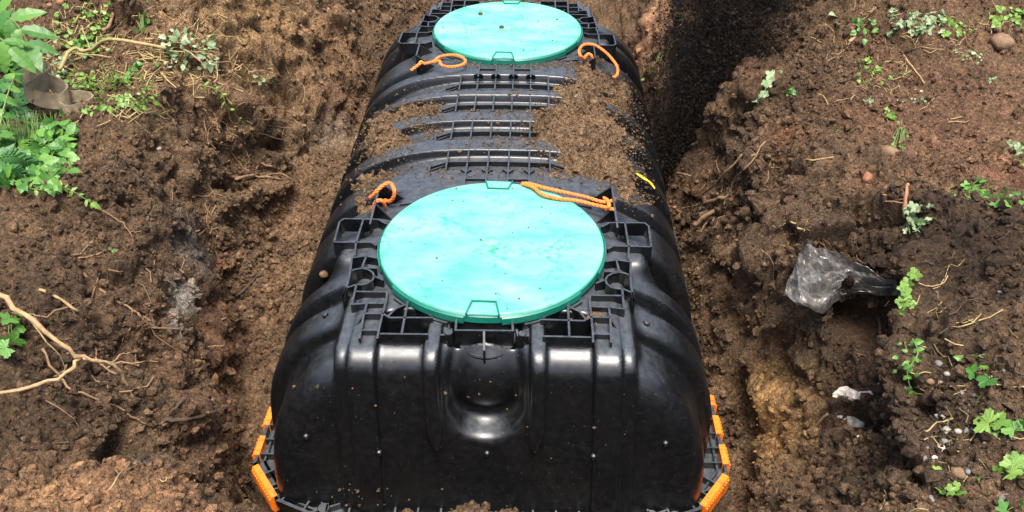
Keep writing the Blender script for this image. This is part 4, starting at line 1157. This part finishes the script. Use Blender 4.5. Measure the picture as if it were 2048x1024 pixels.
# ------------------------------------------------------------------ roots, twigs and branches
def crooked(P, amp):
    P = smooth_path(P, 4); n = len(P)
    return [p + Vector((random.gauss(0, amp), random.gauss(0, amp), random.gauss(0, amp))) * (0 if i in (0, n - 1) else 1) for i, p in enumerate(P)]
def root(label, strands, mat=None, cat='root', name='root', group='roots hanging out of the bank', lift=.012, zs=None):
    """strands: list of (pixel path, radius px at start, at end, lift)"""
    mat = mat or M_ROOT
    p0 = gp(*strands[0][0][0])[0]
    t = thing(name, label, cat, tuple(p0), group)
    for k, st in enumerate(strands):
        px, r0, r1 = st[:3]; lf = st[3] if len(st) > 3 else lift
        P = [gp(u, v, lf)[0] for u, v in px]
        # keep neighbouring points from jumping in depth
        for i in range(1, len(P)):
            if (P[i] - P[i - 1]).length > .35: P[i] = P[i - 1] + (P[i] - P[i - 1]).normalized() * .2
        dist = (P[0] - Vector(CAM)).length; path = crooked(P, .0025); m = len(path)
        MB().tube(path, [max(.0011, (r0 + (r1 - r0) * i / (m - 1)) * .74 * dist / FPX * random.uniform(.85, 1.15)) for i in range(m)], 6).build('stem' if k == 0 else 'branch', mat, t, smooth=True)
    return t
def free_branch(label, strands, mat, name='branch', cat='branch', group='branches at the left'):
    p0 = Vector(onz(*strands[0][0][0])); t = thing(name, label, cat, tuple(p0), group)
    for k, (pts, r0, r1) in enumerate(strands):
        P = crooked([Vector(onz(*q)) for q in pts], .003); m = len(P)
        MB().tube(P, [(r0 + (r1 - r0) * i / (m - 1)) * random.uniform(.85, 1.15) for i in range(m)], 7).build('stem' if k == 0 else 'branch', mat, t, smooth=True)
free_branch('pale forked branch reaching into the picture at the left edge', [([(-20, 576, .24), (50, 628, .20), (125, 688, .13), (165, 716, .08), (235, 736, .01), (256, 775, -.07)], .0068, .004), ([(-20, 787, .06), (60, 775, .06), (130, 748, .07), (160, 718, .08)], .0042, .005), ([(165, 716, .08), (225, 728, .03), (290, 722, -.03)], .003, .0015), ([(60, 640, .19), (110, 700, .11), (140, 760, .0)], .0022, .001), ([(215, 735, .03), (240, 712, .02), (262, 705, .0)], .002, .001)], M_ROOT_PALE)
root('long pale root running down the left bank', [([(172, 548), (215, 590), (258, 618), (300, 650), (356, 662)], 3.5, 2.5), ([(300, 650), (330, 690), (385, 720)], 2, 1), ([(258, 618), (262, 650), (245, 690)], 1.5, .8)], M_ROOT)
root('short pale broken stick on the left bank', [([(80, 580), (120, 600), (160, 623)], 4, 3)], M_ROOT_PALE, 'stick', 'stick')
root('brown root curving down behind the forked branch', [([(85, 700), (130, 765), (180, 795), (240, 826), (290, 845)], 3.5, 2)], M_ROOT)
root('stubby grey root poking out low on the left bank', [([(330, 838), (368, 830), (421, 824)], 6, 4, .02), ([(345, 832), (360, 815), (372, 806)], 5, 3, .02), ([(335, 840), (310, 850), (280, 842)], 3, 1.5)], M_ROOT_DARK)
root('dark root lying across the trench floor left of the tank', [([(424, 606), (455, 600), (490, 577), (518, 554)], 5, 3)], M_ROOT_DARK)
root('short straight root at the foot of the left bank', [([(442, 640), (475, 641), (512, 643)], 2.5, 2)], M_ROOT)
root('thick root stretching from the left bank towards the tank', [([(430, 362), (480, 358), (520, 356), (565, 362)], 5, 2.5), ([(520, 356), (560, 350), (585, 360)], 2, 1), ([(470, 360), (505, 348), (520, 330), (545, 332)], 4, 3)], M_ROOT)
root('fine roots sticking out sideways from the upper left bank', [([(470, 225), (520, 238), (590, 235)], 2, 1, .03), ([(475, 250), (530, 258), (600, 258)], 2, 1, .03), ([(480, 235), (540, 246), (570, 240)], 1.5, .8, .03), ([(490, 262), (540, 272), (580, 290)], 1.5, .8, .03), ([(470, 210), (510, 222), (545, 214)], 1.5, .8, .03)], M_ROOT)
root('hair fine roots hanging under the left rim', [([(440, 180), (450, 230), (480, 290)], 1.4, .7, .02), ([(420, 200), (445, 260), (455, 310)], 1.4, .7, .02), ([(410, 230), (425, 280), (470, 300)], 1.2, .7, .02), ([(455, 200), (470, 245), (500, 275)], 1.2, .7, .02)], M_ROOT)
root('branched rootlets above the reddish patch on the left bank', [([(385, 700), (425, 728), (415, 790)], 2, 1), ([(400, 712), (440, 735), (450, 760)], 1.6, .8), ([(415, 690), (445, 690), (480, 705)], 1.5, .8)], M_ROOT_PALE)
root('short twig standing in the hole at the lower left', [([(225, 985), (240, 960), (260, 938)], 2, 1.2, .02), ([(315, 970), (330, 965), (372, 966)], 2, 1.2, .02)], M_ROOT_PALE, 'twig', 'twig')
root('thin root low on the left bank near the flange', [([(390, 980), (420, 968), (460, 962)], 2, 1.2)], M_ROOT)
root('long diagonal root across the middle of the left bank', [([(185, 410), (230, 440), (262, 470), (280, 498)], 2, 1.2), ([(262, 470), (285, 460)], 1, .8)], M_ROOT)
root('straw coloured branch lying over the hollow at upper left', [([(118, 150), (160, 128), (200, 112), (245, 95), (330, 90)], 5, 3.5, .07), ([(160, 128), (195, 135), (240, 120)], 2.5, 1.5, .05), ([(200, 112), (190, 90), (180, 60)], 2, 1, .06)], M_STRAW, 'branch', 'branch', 'branches at the left')
root('brown upright root stump at upper left', [([(203, 75), (210, 45), (228, 20), (240, -8)], 4.5, 5, .05)], M_ROOT, 'root')
root('thin bent stick arching over the left rim', [([(290, 100), (340, 95), (390, 112), (425, 140)], 3, 2, .05), ([(330, 118), (380, 108), (430, 128)], 2, 1.2, .04)], M_ROOT_PALE, 'stick', 'stick', 'sticks at the left')
root('tangled looping vine on the left rim', [([(425, 130), (460, 120), (480, 132), (470, 150), (440, 148)], 2, 1.6, .04), ([(430, 165), (455, 160), (470, 135), (500, 140)], 1.8, 1.2, .04), ([(480, 150), (520, 140), (575, 154)], 1.6, 1, .05)], M_ROOT_PALE, 'vine', 'vine')
root('small dark stick upright at the end of the left rim', [([(574, 185), (575, 152)], 2, 1.5, .03)], M_ROOT_DARK, 'stick', 'stick', 'sticks at the left')
root('thick pale root end jutting over the right trench', [([(1398, 446), (1425, 436), (1456, 416)], 7, 5, .03)], M_ROOT)
root('brown root just above the thick root end on the right', [([(1393, 420), (1420, 408), (1455, 400)], 5, 4, .02)], M_ROOT)
root('bundle of brown roots slanting down the right wall', [([(1505, 308), (1470, 335), (1430, 372), (1402, 404)], 3.5, 3, .02), ([(1480, 305), (1450, 345), (1420, 385)], 3, 2, .02), ([(1530, 290), (1500, 335), (1475, 360)], 2, 1.2, .02)], M_ROOT)
root('reddish forked root lying on the right bank', [([(1808, 378), (1806, 402), (1812, 430)], 4, 5, .02), ([(1808, 400), (1785, 398), (1765, 390)], 3, 1.5, .015), ([(1785, 398), (1790, 385)], 2, 1, .015), ([(1806, 402), (1770, 400)], 2, 1, .015)], M_ROOT_RED)
root('slender pale root under the middle ledge on the right', [([(1602, 326), (1630, 322), (1666, 317)], 2.5, 1.5)], M_ROOT_PALE)
root('long root along the tan soil low on the right wall', [([(1660, 832), (1620, 865), (1575, 900), (1550, 915)], 3.5, 2.5, .015)], M_ROOT)
root('dark root below the broken white wood', [([(1815, 815), (1770, 835), (1735, 855), (1690, 860)], 5, 3, .02)], M_ROOT_DARK)
root('dark upright root beside the hole under the plastic', [([(1738, 628), (1755, 660), (1762, 700)], 5, 3, .03)], M_ROOT_DARK)
root('thin curved roots on the far right wall', [([(1358, 80), (1335, 110), (1318, 165), (1312, 190)], 2, 1.4, .03), ([(1300, 170), (1320, 180), (1336, 190)], 1.5, 1, .03)], M_ROOT)
root('straw stalk lying on the upper right bank', [([(1808, 118), (1825, 140), (1852, 170)], 2, 1.4, .01)], M_STRAW, 'stalk', 'stalk', 'dry stalks on the right bank')
root('pale dry splinter near the top of the right bank', [([(1696, 85), (1710, 70)], 5, 3, .012)], M_ROOT_PALE, 'splinter', 'splinter')
root('two thin dry stalks on the bare right plateau', [([(1895, 240), (1925, 235)], 1.6, 1.2, .005), ([(1895, 247), (1935, 242)], 1.6, 1.2, .005)], M_ROOT_PALE, 'stalk', 'stalk', 'dry stalks on the right bank')
root('tuft of straw roots under the overhang on the right', [([(1552, 458), (1560, 452), (1575, 446)], 2, 1.4, .02), ([(1590, 448), (1600, 462), (1606, 482)], 3, 2, .02), ([(1605, 455), (1612, 470), (1622, 485)], 2.5, 1.5, .02), ([(1580, 452), (1588, 466), (1596, 476)], 2, 1.4, .02)], M_STRAW)
root('forked twig in front of the lower left clips', [([(662, 1010), (676, 992), (690, 980)], 2, 1.4, .03), ([(676, 992), (680, 982)], 1.5, 1, .03)], M_ROOT_PALE, 'twig', 'twig', 'twigs on the near edge')
root('curled dry leaf stalk at the bottom edge left of centre', [([(760, 1022), (770, 1014), (786, 1010)], 4, 2, .03)], M_ROOT_PALE, 'twig', 'twig', 'twigs on the near edge')
root('thin crooked twig at the bottom centre', [([(945, 1002), (958, 1004), (970, 1012), (985, 1022)], 2, 2.5, .04)], M_ROOT, 'twig', 'twig', 'twigs on the near edge')
root('stub of wood at the bottom edge right of centre', [([(1080, 1006), (1084, 1014), (1088, 1023)], 4, 5, .03)], M_ROOT, 'twig', 'twig', 'twigs on the near edge')
root('thin twig at the bottom edge near the right clip', [([(1318, 1018), (1322, 1004), (1335, 1000)], 2, 1.5, .03)], M_ROOT_PALE, 'twig', 'twig', 'twigs on the near edge')
def fine(name, label, areas, mat, r=.0011, seglen=.018):
    b = MB()
    for u, v, su, sv, n, (du, dv) in areas:
        for k in range(n):
            a, b0 = random.gauss(u, su), random.gauss(v, sv)
            if not (0 < a < 2048 and 0 < b0 < 1040): continue
            q = []; ang = math.atan2(dv, du) + random.gauss(0, .7)
            for j in range(random.randint(3, 6)):
                p, nr = gp(a, b0, random.uniform(.002, .014))
                if q and (p - q[-1]).length > .08: break
                q.append(p); s = seglen * FPX / max(1.2, (p - Vector(CAM)).length); a += s * math.cos(ang); b0 += s * math.sin(ang); ang += random.gauss(0, .45)
            if len(q) > 1: b.tube(q, [r * random.uniform(.6, 1.6)] * len(q), 3, False)
    return tag(b.build(name, mat), label, 'roots', None, 'stuff')
fine('fine_rootlets', 'hair fine rootlets all over the dug banks', [(200, 720, 130, 140, 110, (1, .6)), (380, 700, 60, 120, 45, (.5, 1)), (300, 420, 110, 80, 52, (1, .8)), (480, 260, 60, 50, 52, (1, .4)), (1500, 380, 60, 70, 58, (-.6, 1)), (1650, 450, 120, 80, 45, (1, .3)), (1850, 600, 120, 150, 58, (1, .5)), (1600, 800, 80, 120, 45, (-.7, 1)), (1340, 150, 30, 70, 26, (-.3, 1)), (1900, 900, 100, 80, 32, (1, .2))], M_ROOT_DARK)
fine('hanging_roots', 'thin brown roots hanging out under the rims of both banks', [(500, 240, 45, 22, 29, (1, .15)), (440, 250, 25, 50, 26, (.4, 1)), (1470, 345, 40, 45, 29, (-.7, 1)), (420, 400, 50, 40, 23, (.7, .8)), (1345, 130, 20, 60, 15, (-.3, 1)), (230, 660, 110, 100, 29, (1, .7)), (1600, 470, 50, 15, 19, (.3, 1)), (330, 560, 60, 70, 19, (.8, .8))], M_ROOT, .0018, .030)
fine('straw_litter', 'dry straw and twig litter round the plants at upper left', [(230, 130, 90, 55, 170, (1, -.4)), (330, 110, 70, 40, 90, (1, .1)), (220, 190, 60, 30, 110, (1, -.3)), (120, 60, 60, 40, 90, (.4, 1)), (400, 130, 60, 25, 50, (1, .2))], M_STRAW, .0017, .045)
fine('straw_litter', 'pale dry litter on the right plateau', [(1850, 60, 90, 30, 60, (1, .1)), (1740, 150, 50, 40, 40, (1, .3)), (1880, 780, 70, 130, 50, (1, .1))], M_STRAW, .0013, .02)

# ------------------------------------------------------------------ plants
def leaf_ovate(nm, mat, wid=.36, ser=.10, n=9, fold=.18, droop=.25):
    vs = []; fs = []
    for i in range(n + 1):
        t = i / n; w = wid * math.sin(math.pi * t ** .8) ** .9 * (1 - .15 * t)
        if 0 < i < n: w *= 1 + ser * (1 if i % 2 else -1)
        z = -droop * t * t
        vs += [(-w, t - (.04 if i % 2 else 0), z + fold * w), (0, t, z), (w, t - (.04 if i % 2 else 0), z + fold * w)]
    for i in range(n):
        a = 3 * i; fs += [(a, a + 1, a + 4, a + 3), (a + 1, a + 2, a + 5, a + 4)]
    me = bpy.data.meshes.new(nm); me.from_pydata(vs, [], fs); me.update(); me.materials.append(mat); return me
def leaf_lobed(nm, mat, lobes=5, cut=.5, n=30, cup=.18):
    vs = [(0, .12, 0)]; 
    for i in range(n + 1):
        a = -2.5 + 5.0 * i / n
        r = .50 + .42 * (cut * (abs(math.cos(a * lobes / 2 * .99)) ** .7 - .5) + .5) * (1.05 - .09 * abs(a)) + (.045 if i % 2 else -.045)
        if i in (0, n): r *= .55
        vs.append((r * math.sin(a) * .95, .18 + r * math.cos(a) * .85, cup * (abs(math.sin(a)) * .6 * r) - .22 * max(0, r * math.cos(a)) ** 2 + (.03 if i % 3 == 0 else 0)))
    me = bpy.data.meshes.new(nm); me.from_pydata(vs, [], [(0, i + 1, i + 2) for i in range(n)]); me.update(); me.materials.append(mat); return me
LEAF = {}
for key, m in (('bright', M_BRIGHT), ('deep', M_DEEP), ('pale', M_PALE), ('lime', M_LIME)):
    LEAF['o_' + key] = [leaf_ovate('leaf', m, .36 + .05 * k, .10 + .03 * k, 9, .15 + .08 * k, .15 + .2 * k) for k in range(3)]
    LEAF['n_' + key] = [leaf_ovate('leaf', m, .22 + .03 * k, .12, 9, .2, .2 + .2 * k) for k in range(2)]
    LEAF['l_' + key] = [leaf_lobed('leaf', m, 5, .75 + .2 * k, 30, .1 + .12 * k) for k in range(3)]
def place_leaf(me, parent, pos, size, aim, up):
    """aim: direction of the leaf blade, up: its face"""
    y = Vector(aim).normalized(); z = Vector(up); z = z - y * z.dot(y)
    z = z.normalized() if z.length > 1e-4 else y.orthogonal().normalized(); x = y.cross(z)
    o = bpy.data.objects.new('leaf', me); COL.objects.link(o); o.parent = parent
    mt = Matrix((x, y, z)).transposed().to_4x4() @ Matrix.Diagonal((size, size, size, 1)); mt.translation = Vector(pos) - parent.location
    o.matrix_local = mt; return o
TOCAM = lambda p: (Vector(CAM) - p).normalized()
def plant(label, base, leaves, kind, size_px, name='weed', cat='plant', group='weeds and seedlings round the pit', box=None, hgt=.03, face=.6, stem=M_STEM, stem_r=.0011):
    """base: pixel; leaves: pixel list, or a count spread over box"""
    b0, nr = gp(*base); t = thing(name, label, cat, tuple(b0), group)
    fixed = isinstance(leaves, list)
    if not fixed:
        leaves = [(random.uniform(box[0], box[2]), random.uniform(box[1], box[3])) for k in range(int(leaves * 1.7))]
    sb = MB()
    for (u, v) in leaves:
        p, n1 = gp(min(max(u, -40), 2090), min(max(v, -60), 1060))
        if (p - b0).length > .5: p = b0 + (p - b0).normalized() * .3
        p = p + TOCAM(p) * random.uniform(.4, 1.2) * hgt
        dist = (p - Vector(CAM)).length; s = size_px * (.66 if fixed else .52) * dist / FPX * random.uniform(.6, 1.3)
        aim = (p - b0); aim = aim.normalized() if aim.length > .01 else Vector((random.uniform(-1, 1), random.uniform(-1, 1), .2))
        aim = aim + Vector((random.gauss(0, .5), random.gauss(0, .5), random.gauss(-.1, .3)))
        up = TOCAM(p) * face + Vector((0, 0, 1)) * (1 - face) + Vector((random.gauss(0, .35), random.gauss(0, .35), random.gauss(0, .2)))
        st = p - aim.normalized() * s * .45
        place_leaf(random.choice(LEAF[kind]), t, st, s, aim, up)
        bb = b0 if fixed or (box[2] - box[0]) < 45 else b0.lerp(gp(min(max(u, -40), 2090), min(max(v, -60), 1060))[0], .85)
        mid = bb.lerp(st, .5) + Vector((0, 0, .25 * (st - bb).length * .5)) + TOCAM(p) * hgt * .3
        sb.tube([bb - nr * .005, mid, st], [stem_r, stem_r * .9, stem_r * .6], 4, False)
    so = sb.build('stem', stem, t)
    if not fixed: so['kind'] = 'stuff'
    return t
def sprig(label, path, kind, size_px, step=2, name='sprig', cat='plant', group='sprigs of leaves on the banks', lift=.03, both=True, face=.6, stem=M_STEM, r=.0022, n=4):
    P = smooth_path([gp(u, v, lift)[0] for u, v in path], n); t = thing(name, label, cat, tuple(P[0]), group)
    sb = MB(); sb.tube(P, [r * (1 - .6 * i / len(P)) for i in range(len(P))], 5); 
    for i in range(1, len(P), step):
        tg = (P[i] - P[i - 1]).normalized(); c = TOCAM(P[i]); sd2 = tg.cross(c).normalized()
        dist = (P[i] - Vector(CAM)).length
        for s in ((-1, 1) if both else (random.choice((-1, 1)),)):
            sz_ = size_px * .72 * dist / FPX * random.uniform(.7, 1.2) * (1 - .35 * i / len(P))
            aim = tg * .55 + sd2 * s + Vector((0, 0, random.gauss(-.1, .25)))
            up = c * face + Vector((0, 0, 1 - face)) + Vector((random.gauss(0, .3), random.gauss(0, .3), 0))
            place_leaf(random.choice(LEAF[kind]), t, P[i], sz_, aim, up)
    place_leaf(random.choice(LEAF[kind]), t, P[-1], size_px * (P[-1] - Vector(CAM)).length / FPX * .9, P[-1] - P[-2], TOCAM(P[-1]))
    sb.build('stem', stem, t); return t
# left bank
def frond(label, pts, kind, size_px, lift_z, name='leafy_branch', step=2, r=.004, n=4, group='leafy plants at the left edge'):
    """free standing frond: pixel + height control points"""
    P = smooth_path([Vector(onz(u, v, z)) for u, v, z in pts], n); t = thing(name, label, 'plant', tuple(gp(*pts[0][:2])[0]), group)
    MB().tube(P, [r * (1 - .6 * i / len(P)) for i in range(len(P))], 5).build('stem', M_STEM, t)
    for i in range(1, len(P), step):
        tg = (P[i] - P[i - 1]).normalized(); c = TOCAM(P[i]); sd2 = tg.cross(c).normalized(); dist = (P[i] - Vector(CAM)).length
        for s in (-1, 1):
            sz_ = size_px * dist / FPX * random.uniform(.8, 1.15) * (1 - .4 * i / len(P))
            place_leaf(random.choice(LEAF[kind]), t, P[i], sz_, tg * .7 + sd2 * s + Vector((0, 0, -.25)), c * .5 + Vector((random.gauss(0, .15), random.gauss(0, .15), .6)))
    place_leaf(random.choice(LEAF[kind]), t, P[-1], size_px * (P[-1] - Vector(CAM)).length / FPX * .8, P[-1] - P[-2], TOCAM(P[-1])); return t
frond('big pinnate leaf with broad bright leaflets hanging in at the upper left corner', [(-60, 60, .30), (-30, 35, .33), (5, 30, .34), (35, 50, .32), (55, 85, .28)], 'n_bright', 78, 0, step=3)
frond('second broad leaf below the big one at the upper left corner', [(-70, 110, .28), (-40, 75, .32), (-10, 70, .33), (20, 95, .29)], 'n_bright', 72, 0, step=3)
frond('leafy shoot with small leaves along the left edge', [(-10, 330, .05), (0, 250, .14), (15, 190, .20), (30, 150, .22)], 'o_bright', 36, 0, step=2)
frond('fern frond at the left edge below the leafy bush', [(-40, 345, .12), (-10, 318, .14), (25, 312, .14), (62, 325, .10)], 'n_deep', 30, 0, name='fern', step=1, r=.002, n=5)
frond('lower fern frond at the left edge just above the boulder', [(-30, 375, .12), (0, 345, .13), (25, 340, .12), (50, 350, .09)], 'n_deep', 26, 0, name='fern', step=1, r=.002, n=5)
plant('dense leafy bush at the left edge under the straps', (40, 340), 110, 'o_bright', 48, 'bush', 'bush', 'leafy plants at the left edge', (-20, 190, 110, 375), .12)
plant('leafy bush spilling over beside the left mound', (95, 320), 80, 'o_bright', 42, 'bush', 'bush', 'leafy plants at the left edge', (50, 205, 150, 345), .09)
plant('dark leafy growth behind the straps at the left edge', (10, 210), 60, 'o_deep', 42, 'bush', 'bush', 'leafy plants at the left edge', (-20, 110, 60, 240), .10)
plant('bright seedling leaves on the forked branch at the left edge', (30, 640), [(15, 640), (25, 678), (5, 700), (45, 628), (38, 655)], 'l_bright', 40, hgt=.09, group='leafy plants at the left edge')
sprig('lime green feathery sprig below the boulder at left', [(58, 385), (100, 384), (140, 390), (182, 408)], 'n_lime', 22, 1, lift=.03)
sprig('lime green sprig hanging over the left rim', [(412, 172), (435, 188), (460, 205), (482, 248)], 'n_lime', 16, 2, lift=.03)
plant('pale leaf clump on the left rim', (370, 120), 40, 'o_pale', 24, box=(325, 60, 435, 140), hgt=.04)
plant('green leafy sprig at the top left beside the dark hollow', (285, 70), 9, 'o_bright', 24, box=(266, 20, 300, 60), hgt=.05)
plant('thin stemmed weed behind the straw branch at upper left', (160, 110), 50, 'o_lime', 19, box=(110, 5, 220, 112), hgt=.05)
plant('small weed between the straw branch and the strap', (180, 100), 14, 'o_bright', 22, box=(150, 70, 200, 112), hgt=.04)
plant('low lime weed in the straw right of the strap', (240, 190), 85, 'o_lime', 20, box=(180, 125, 315, 222), hgt=.025)
plant('green leaf pair below the straw branch', (260, 140), 6, 'o_bright', 26, box=(245, 122, 285, 152), hgt=.04)
plant('sparse weed at the foot of the left mound top', (150, 185), 60, 'o_lime', 20, box=(118, 140, 200, 230), hgt=.03)
plant('pale leaves at the top left corner of the hollow', (95, 130), 26, 'o_pale', 18, box=(60, 85, 145, 155), hgt=.04)
plant('few pale leaves at the end of the left rim', (525, 165), 5, 'o_pale', 20, box=(510, 150, 545, 172), hgt=.04)
plant('tiny seedling in the middle of the left bank', (225, 500), [(220, 498), (230, 500), (226, 503)], 'o_bright', 11)
# right bank
sprig('pale green sprig drooping over the right rim beside the falling soil', [(1548, 165), (1525, 178), (1505, 188), (1490, 215)], 'l_pale', 22, 2, lift=.05)
plant('small leaves just right of the drooping sprig', (1572, 185), 6, 'o_bright', 14, box=(1562, 175, 1590, 195))
sprig('thin green sprig on the far right wall', [(1330, 115), (1312, 140), (1300, 165), (1288, 178)], 'o_lime', 16, 3, lift=.04, both=False)
plant('single pale serrated leaf at the top of the right bank', (1672, 60), [(1668, 28), (1676, 45)], 'o_pale', 34, hgt=.04)
plant('green weed at the top of the right bank beside the splinter', (1722, 70), 12, 'o_bright', 20, box=(1700, 38, 1755, 82), hgt=.03)
plant('spreading lime weed along the top of the right bank', (1830, 55), 34, 'l_pale', 17, box=(1775, 22, 1890, 68), hgt=.02)
plant('lime weed right of the spreading weed at the top', (1900, 55), 16, 'o_lime', 17, box=(1880, 38, 1945, 72), hgt=.02)
plant('leafy tuft in the upper right corner', (2020, 40), 24, 'o_lime', 22, box=(1985, 15, 2050, 55), hgt=.03)
plant('flattened weed on the bare soil right of the upper bank', (1935, 118), 14, 'o_pale', 14, box=(1905, 98, 1968, 130), hgt=.012)
plant('wilted leafy weed in the middle of the upper right bank', (1740, 150), 26, 'o_lime', 17, box=(1708, 112, 1765, 168), hgt=.025)
plant('two green leaves beside the straw stalk', (1790, 150), [(1780, 155), (1812, 148), (1805, 128)], 'o_bright', 20)
plant('low scattered weed below the straw stalk', (1815, 190), 10, 'o_pale', 13, box=(1795, 178, 1855, 208), hgt=.012)
plant('pale lobed seedling under the wilted weed', (1735, 203), 4, 'l_pale', 15, box=(1728, 194, 1748, 212), hgt=.02)
plant('small lime seedling above the ledge stone', (1776, 225), 6, 'l_lime', 15, box=(1766, 216, 1790, 238), hgt=.02)
plant('lime weed trailing down to the ledge stone', (1800, 255), 14, 'o_lime', 13, box=(1785, 232, 1815, 310), hgt=.015)
plant('pale seedling on the bare plateau at right', (1985, 158), 4, 'o_pale', 13, box=(1975, 150, 1995, 166), hgt=.012)
plant('pale lobed plant at the right edge halfway up', (2028, 295), 7, 'l_pale', 22, box=(2010, 280, 2045, 310), hgt=.02)
plant('small green leaves at the right edge below the pale plant', (2038, 320), 5, 'o_bright', 15, box=(2025, 312, 2050, 332), hgt=.015)
plant('tiny sprout beside the reddish stone', (1674, 262), 3, 'o_lime', 11, box=(1668, 255, 1682, 268), hgt=.015)
plant('pale green lobed plant under the reddish forked root', (1835, 450), 13, 'l_pale', 23, box=(1808, 408, 1862, 465), hgt=.035)
plant('bright weed on the dark ridge at right', (1945, 385), 13, 'l_bright', 20, box=(1920, 355, 1975, 395), hgt=.025)
plant('row of green leaves at the right edge on the dark ridge', (2015, 400), 13, 'l_bright', 20, box=(1980, 375, 2050, 412), hgt=.025)
plant('small green leaf left of the bright weed on the ridge', (1895, 385), 3, 'o_bright', 15, box=(1885, 375, 1908, 395), hgt=.02)
sprig('pale lime sprig hanging beside the plastic tail', [(1840, 562), (1825, 575), (1815, 598), (1805, 622)], 'l_lime', 19, 2, lift=.03)
plant('lobed leaf tuft at the end of the plastic', (1815, 615), 7, 'l_lime', 20, box=(1795, 600, 1830, 628), hgt=.03)
sprig('trailing round leaved weed below the plastic at right', [(1825, 690), (1828, 715), (1822, 745), (1812, 795)], 'o_bright', 19, 2, lift=.03)
plant('green leaf cluster on the trailing weed', (1830, 720), 10, 'o_bright', 18, box=(1785, 685, 1848, 765), hgt=.03)
plant('three leaved seedling on the right bank', (1955, 745), [(1942, 742), (1970, 733), (1970, 764)], 'l_bright', 30, hgt=.02)
plant('two small cotyledon leaves above the three leaved seedling', (1920, 718), [(1918, 716), (1962, 712)], 'o_bright', 17, hgt=.01)
plant('single bright lobed leaf on the right bank', (1955, 805), [(1955, 801)], 'l_lime', 24, hgt=.015)
plant('broad lobed seedling with pale leaves at the right', (1995, 850), [(1965, 843), (1985, 848), (2003, 845)], 'l_lime', 38, hgt=.02)
plant('broad lobed seedling cut by the right edge', (2035, 855), [(2022, 852), (2045, 848)], 'l_bright', 36, hgt=.02)
plant('leafy seedling above the corner stone at right', (2015, 950), [(1992, 940), (2012, 935), (2030, 945), (2020, 922), (2040, 918), (2035, 955)], 'l_lime', 32, hgt=.03)
plant('clump of lobed seedlings beside the large tan stone', (1890, 975), [(1878, 938), (1868, 948), (1885, 984), (1905, 980), (1915, 970), (1895, 990), (1925, 985)], 'l_lime', 26, hgt=.02)
plant('little seedling right of the large tan stone', (1953, 962), [(1950, 958), (1958, 960)], 'l_lime', 17, hgt=.015)
plant('green leaves at the very bottom right', (2035, 1015), [(2020, 1015), (2042, 1008), (2005, 1020)], 'l_bright', 28, hgt=.02)
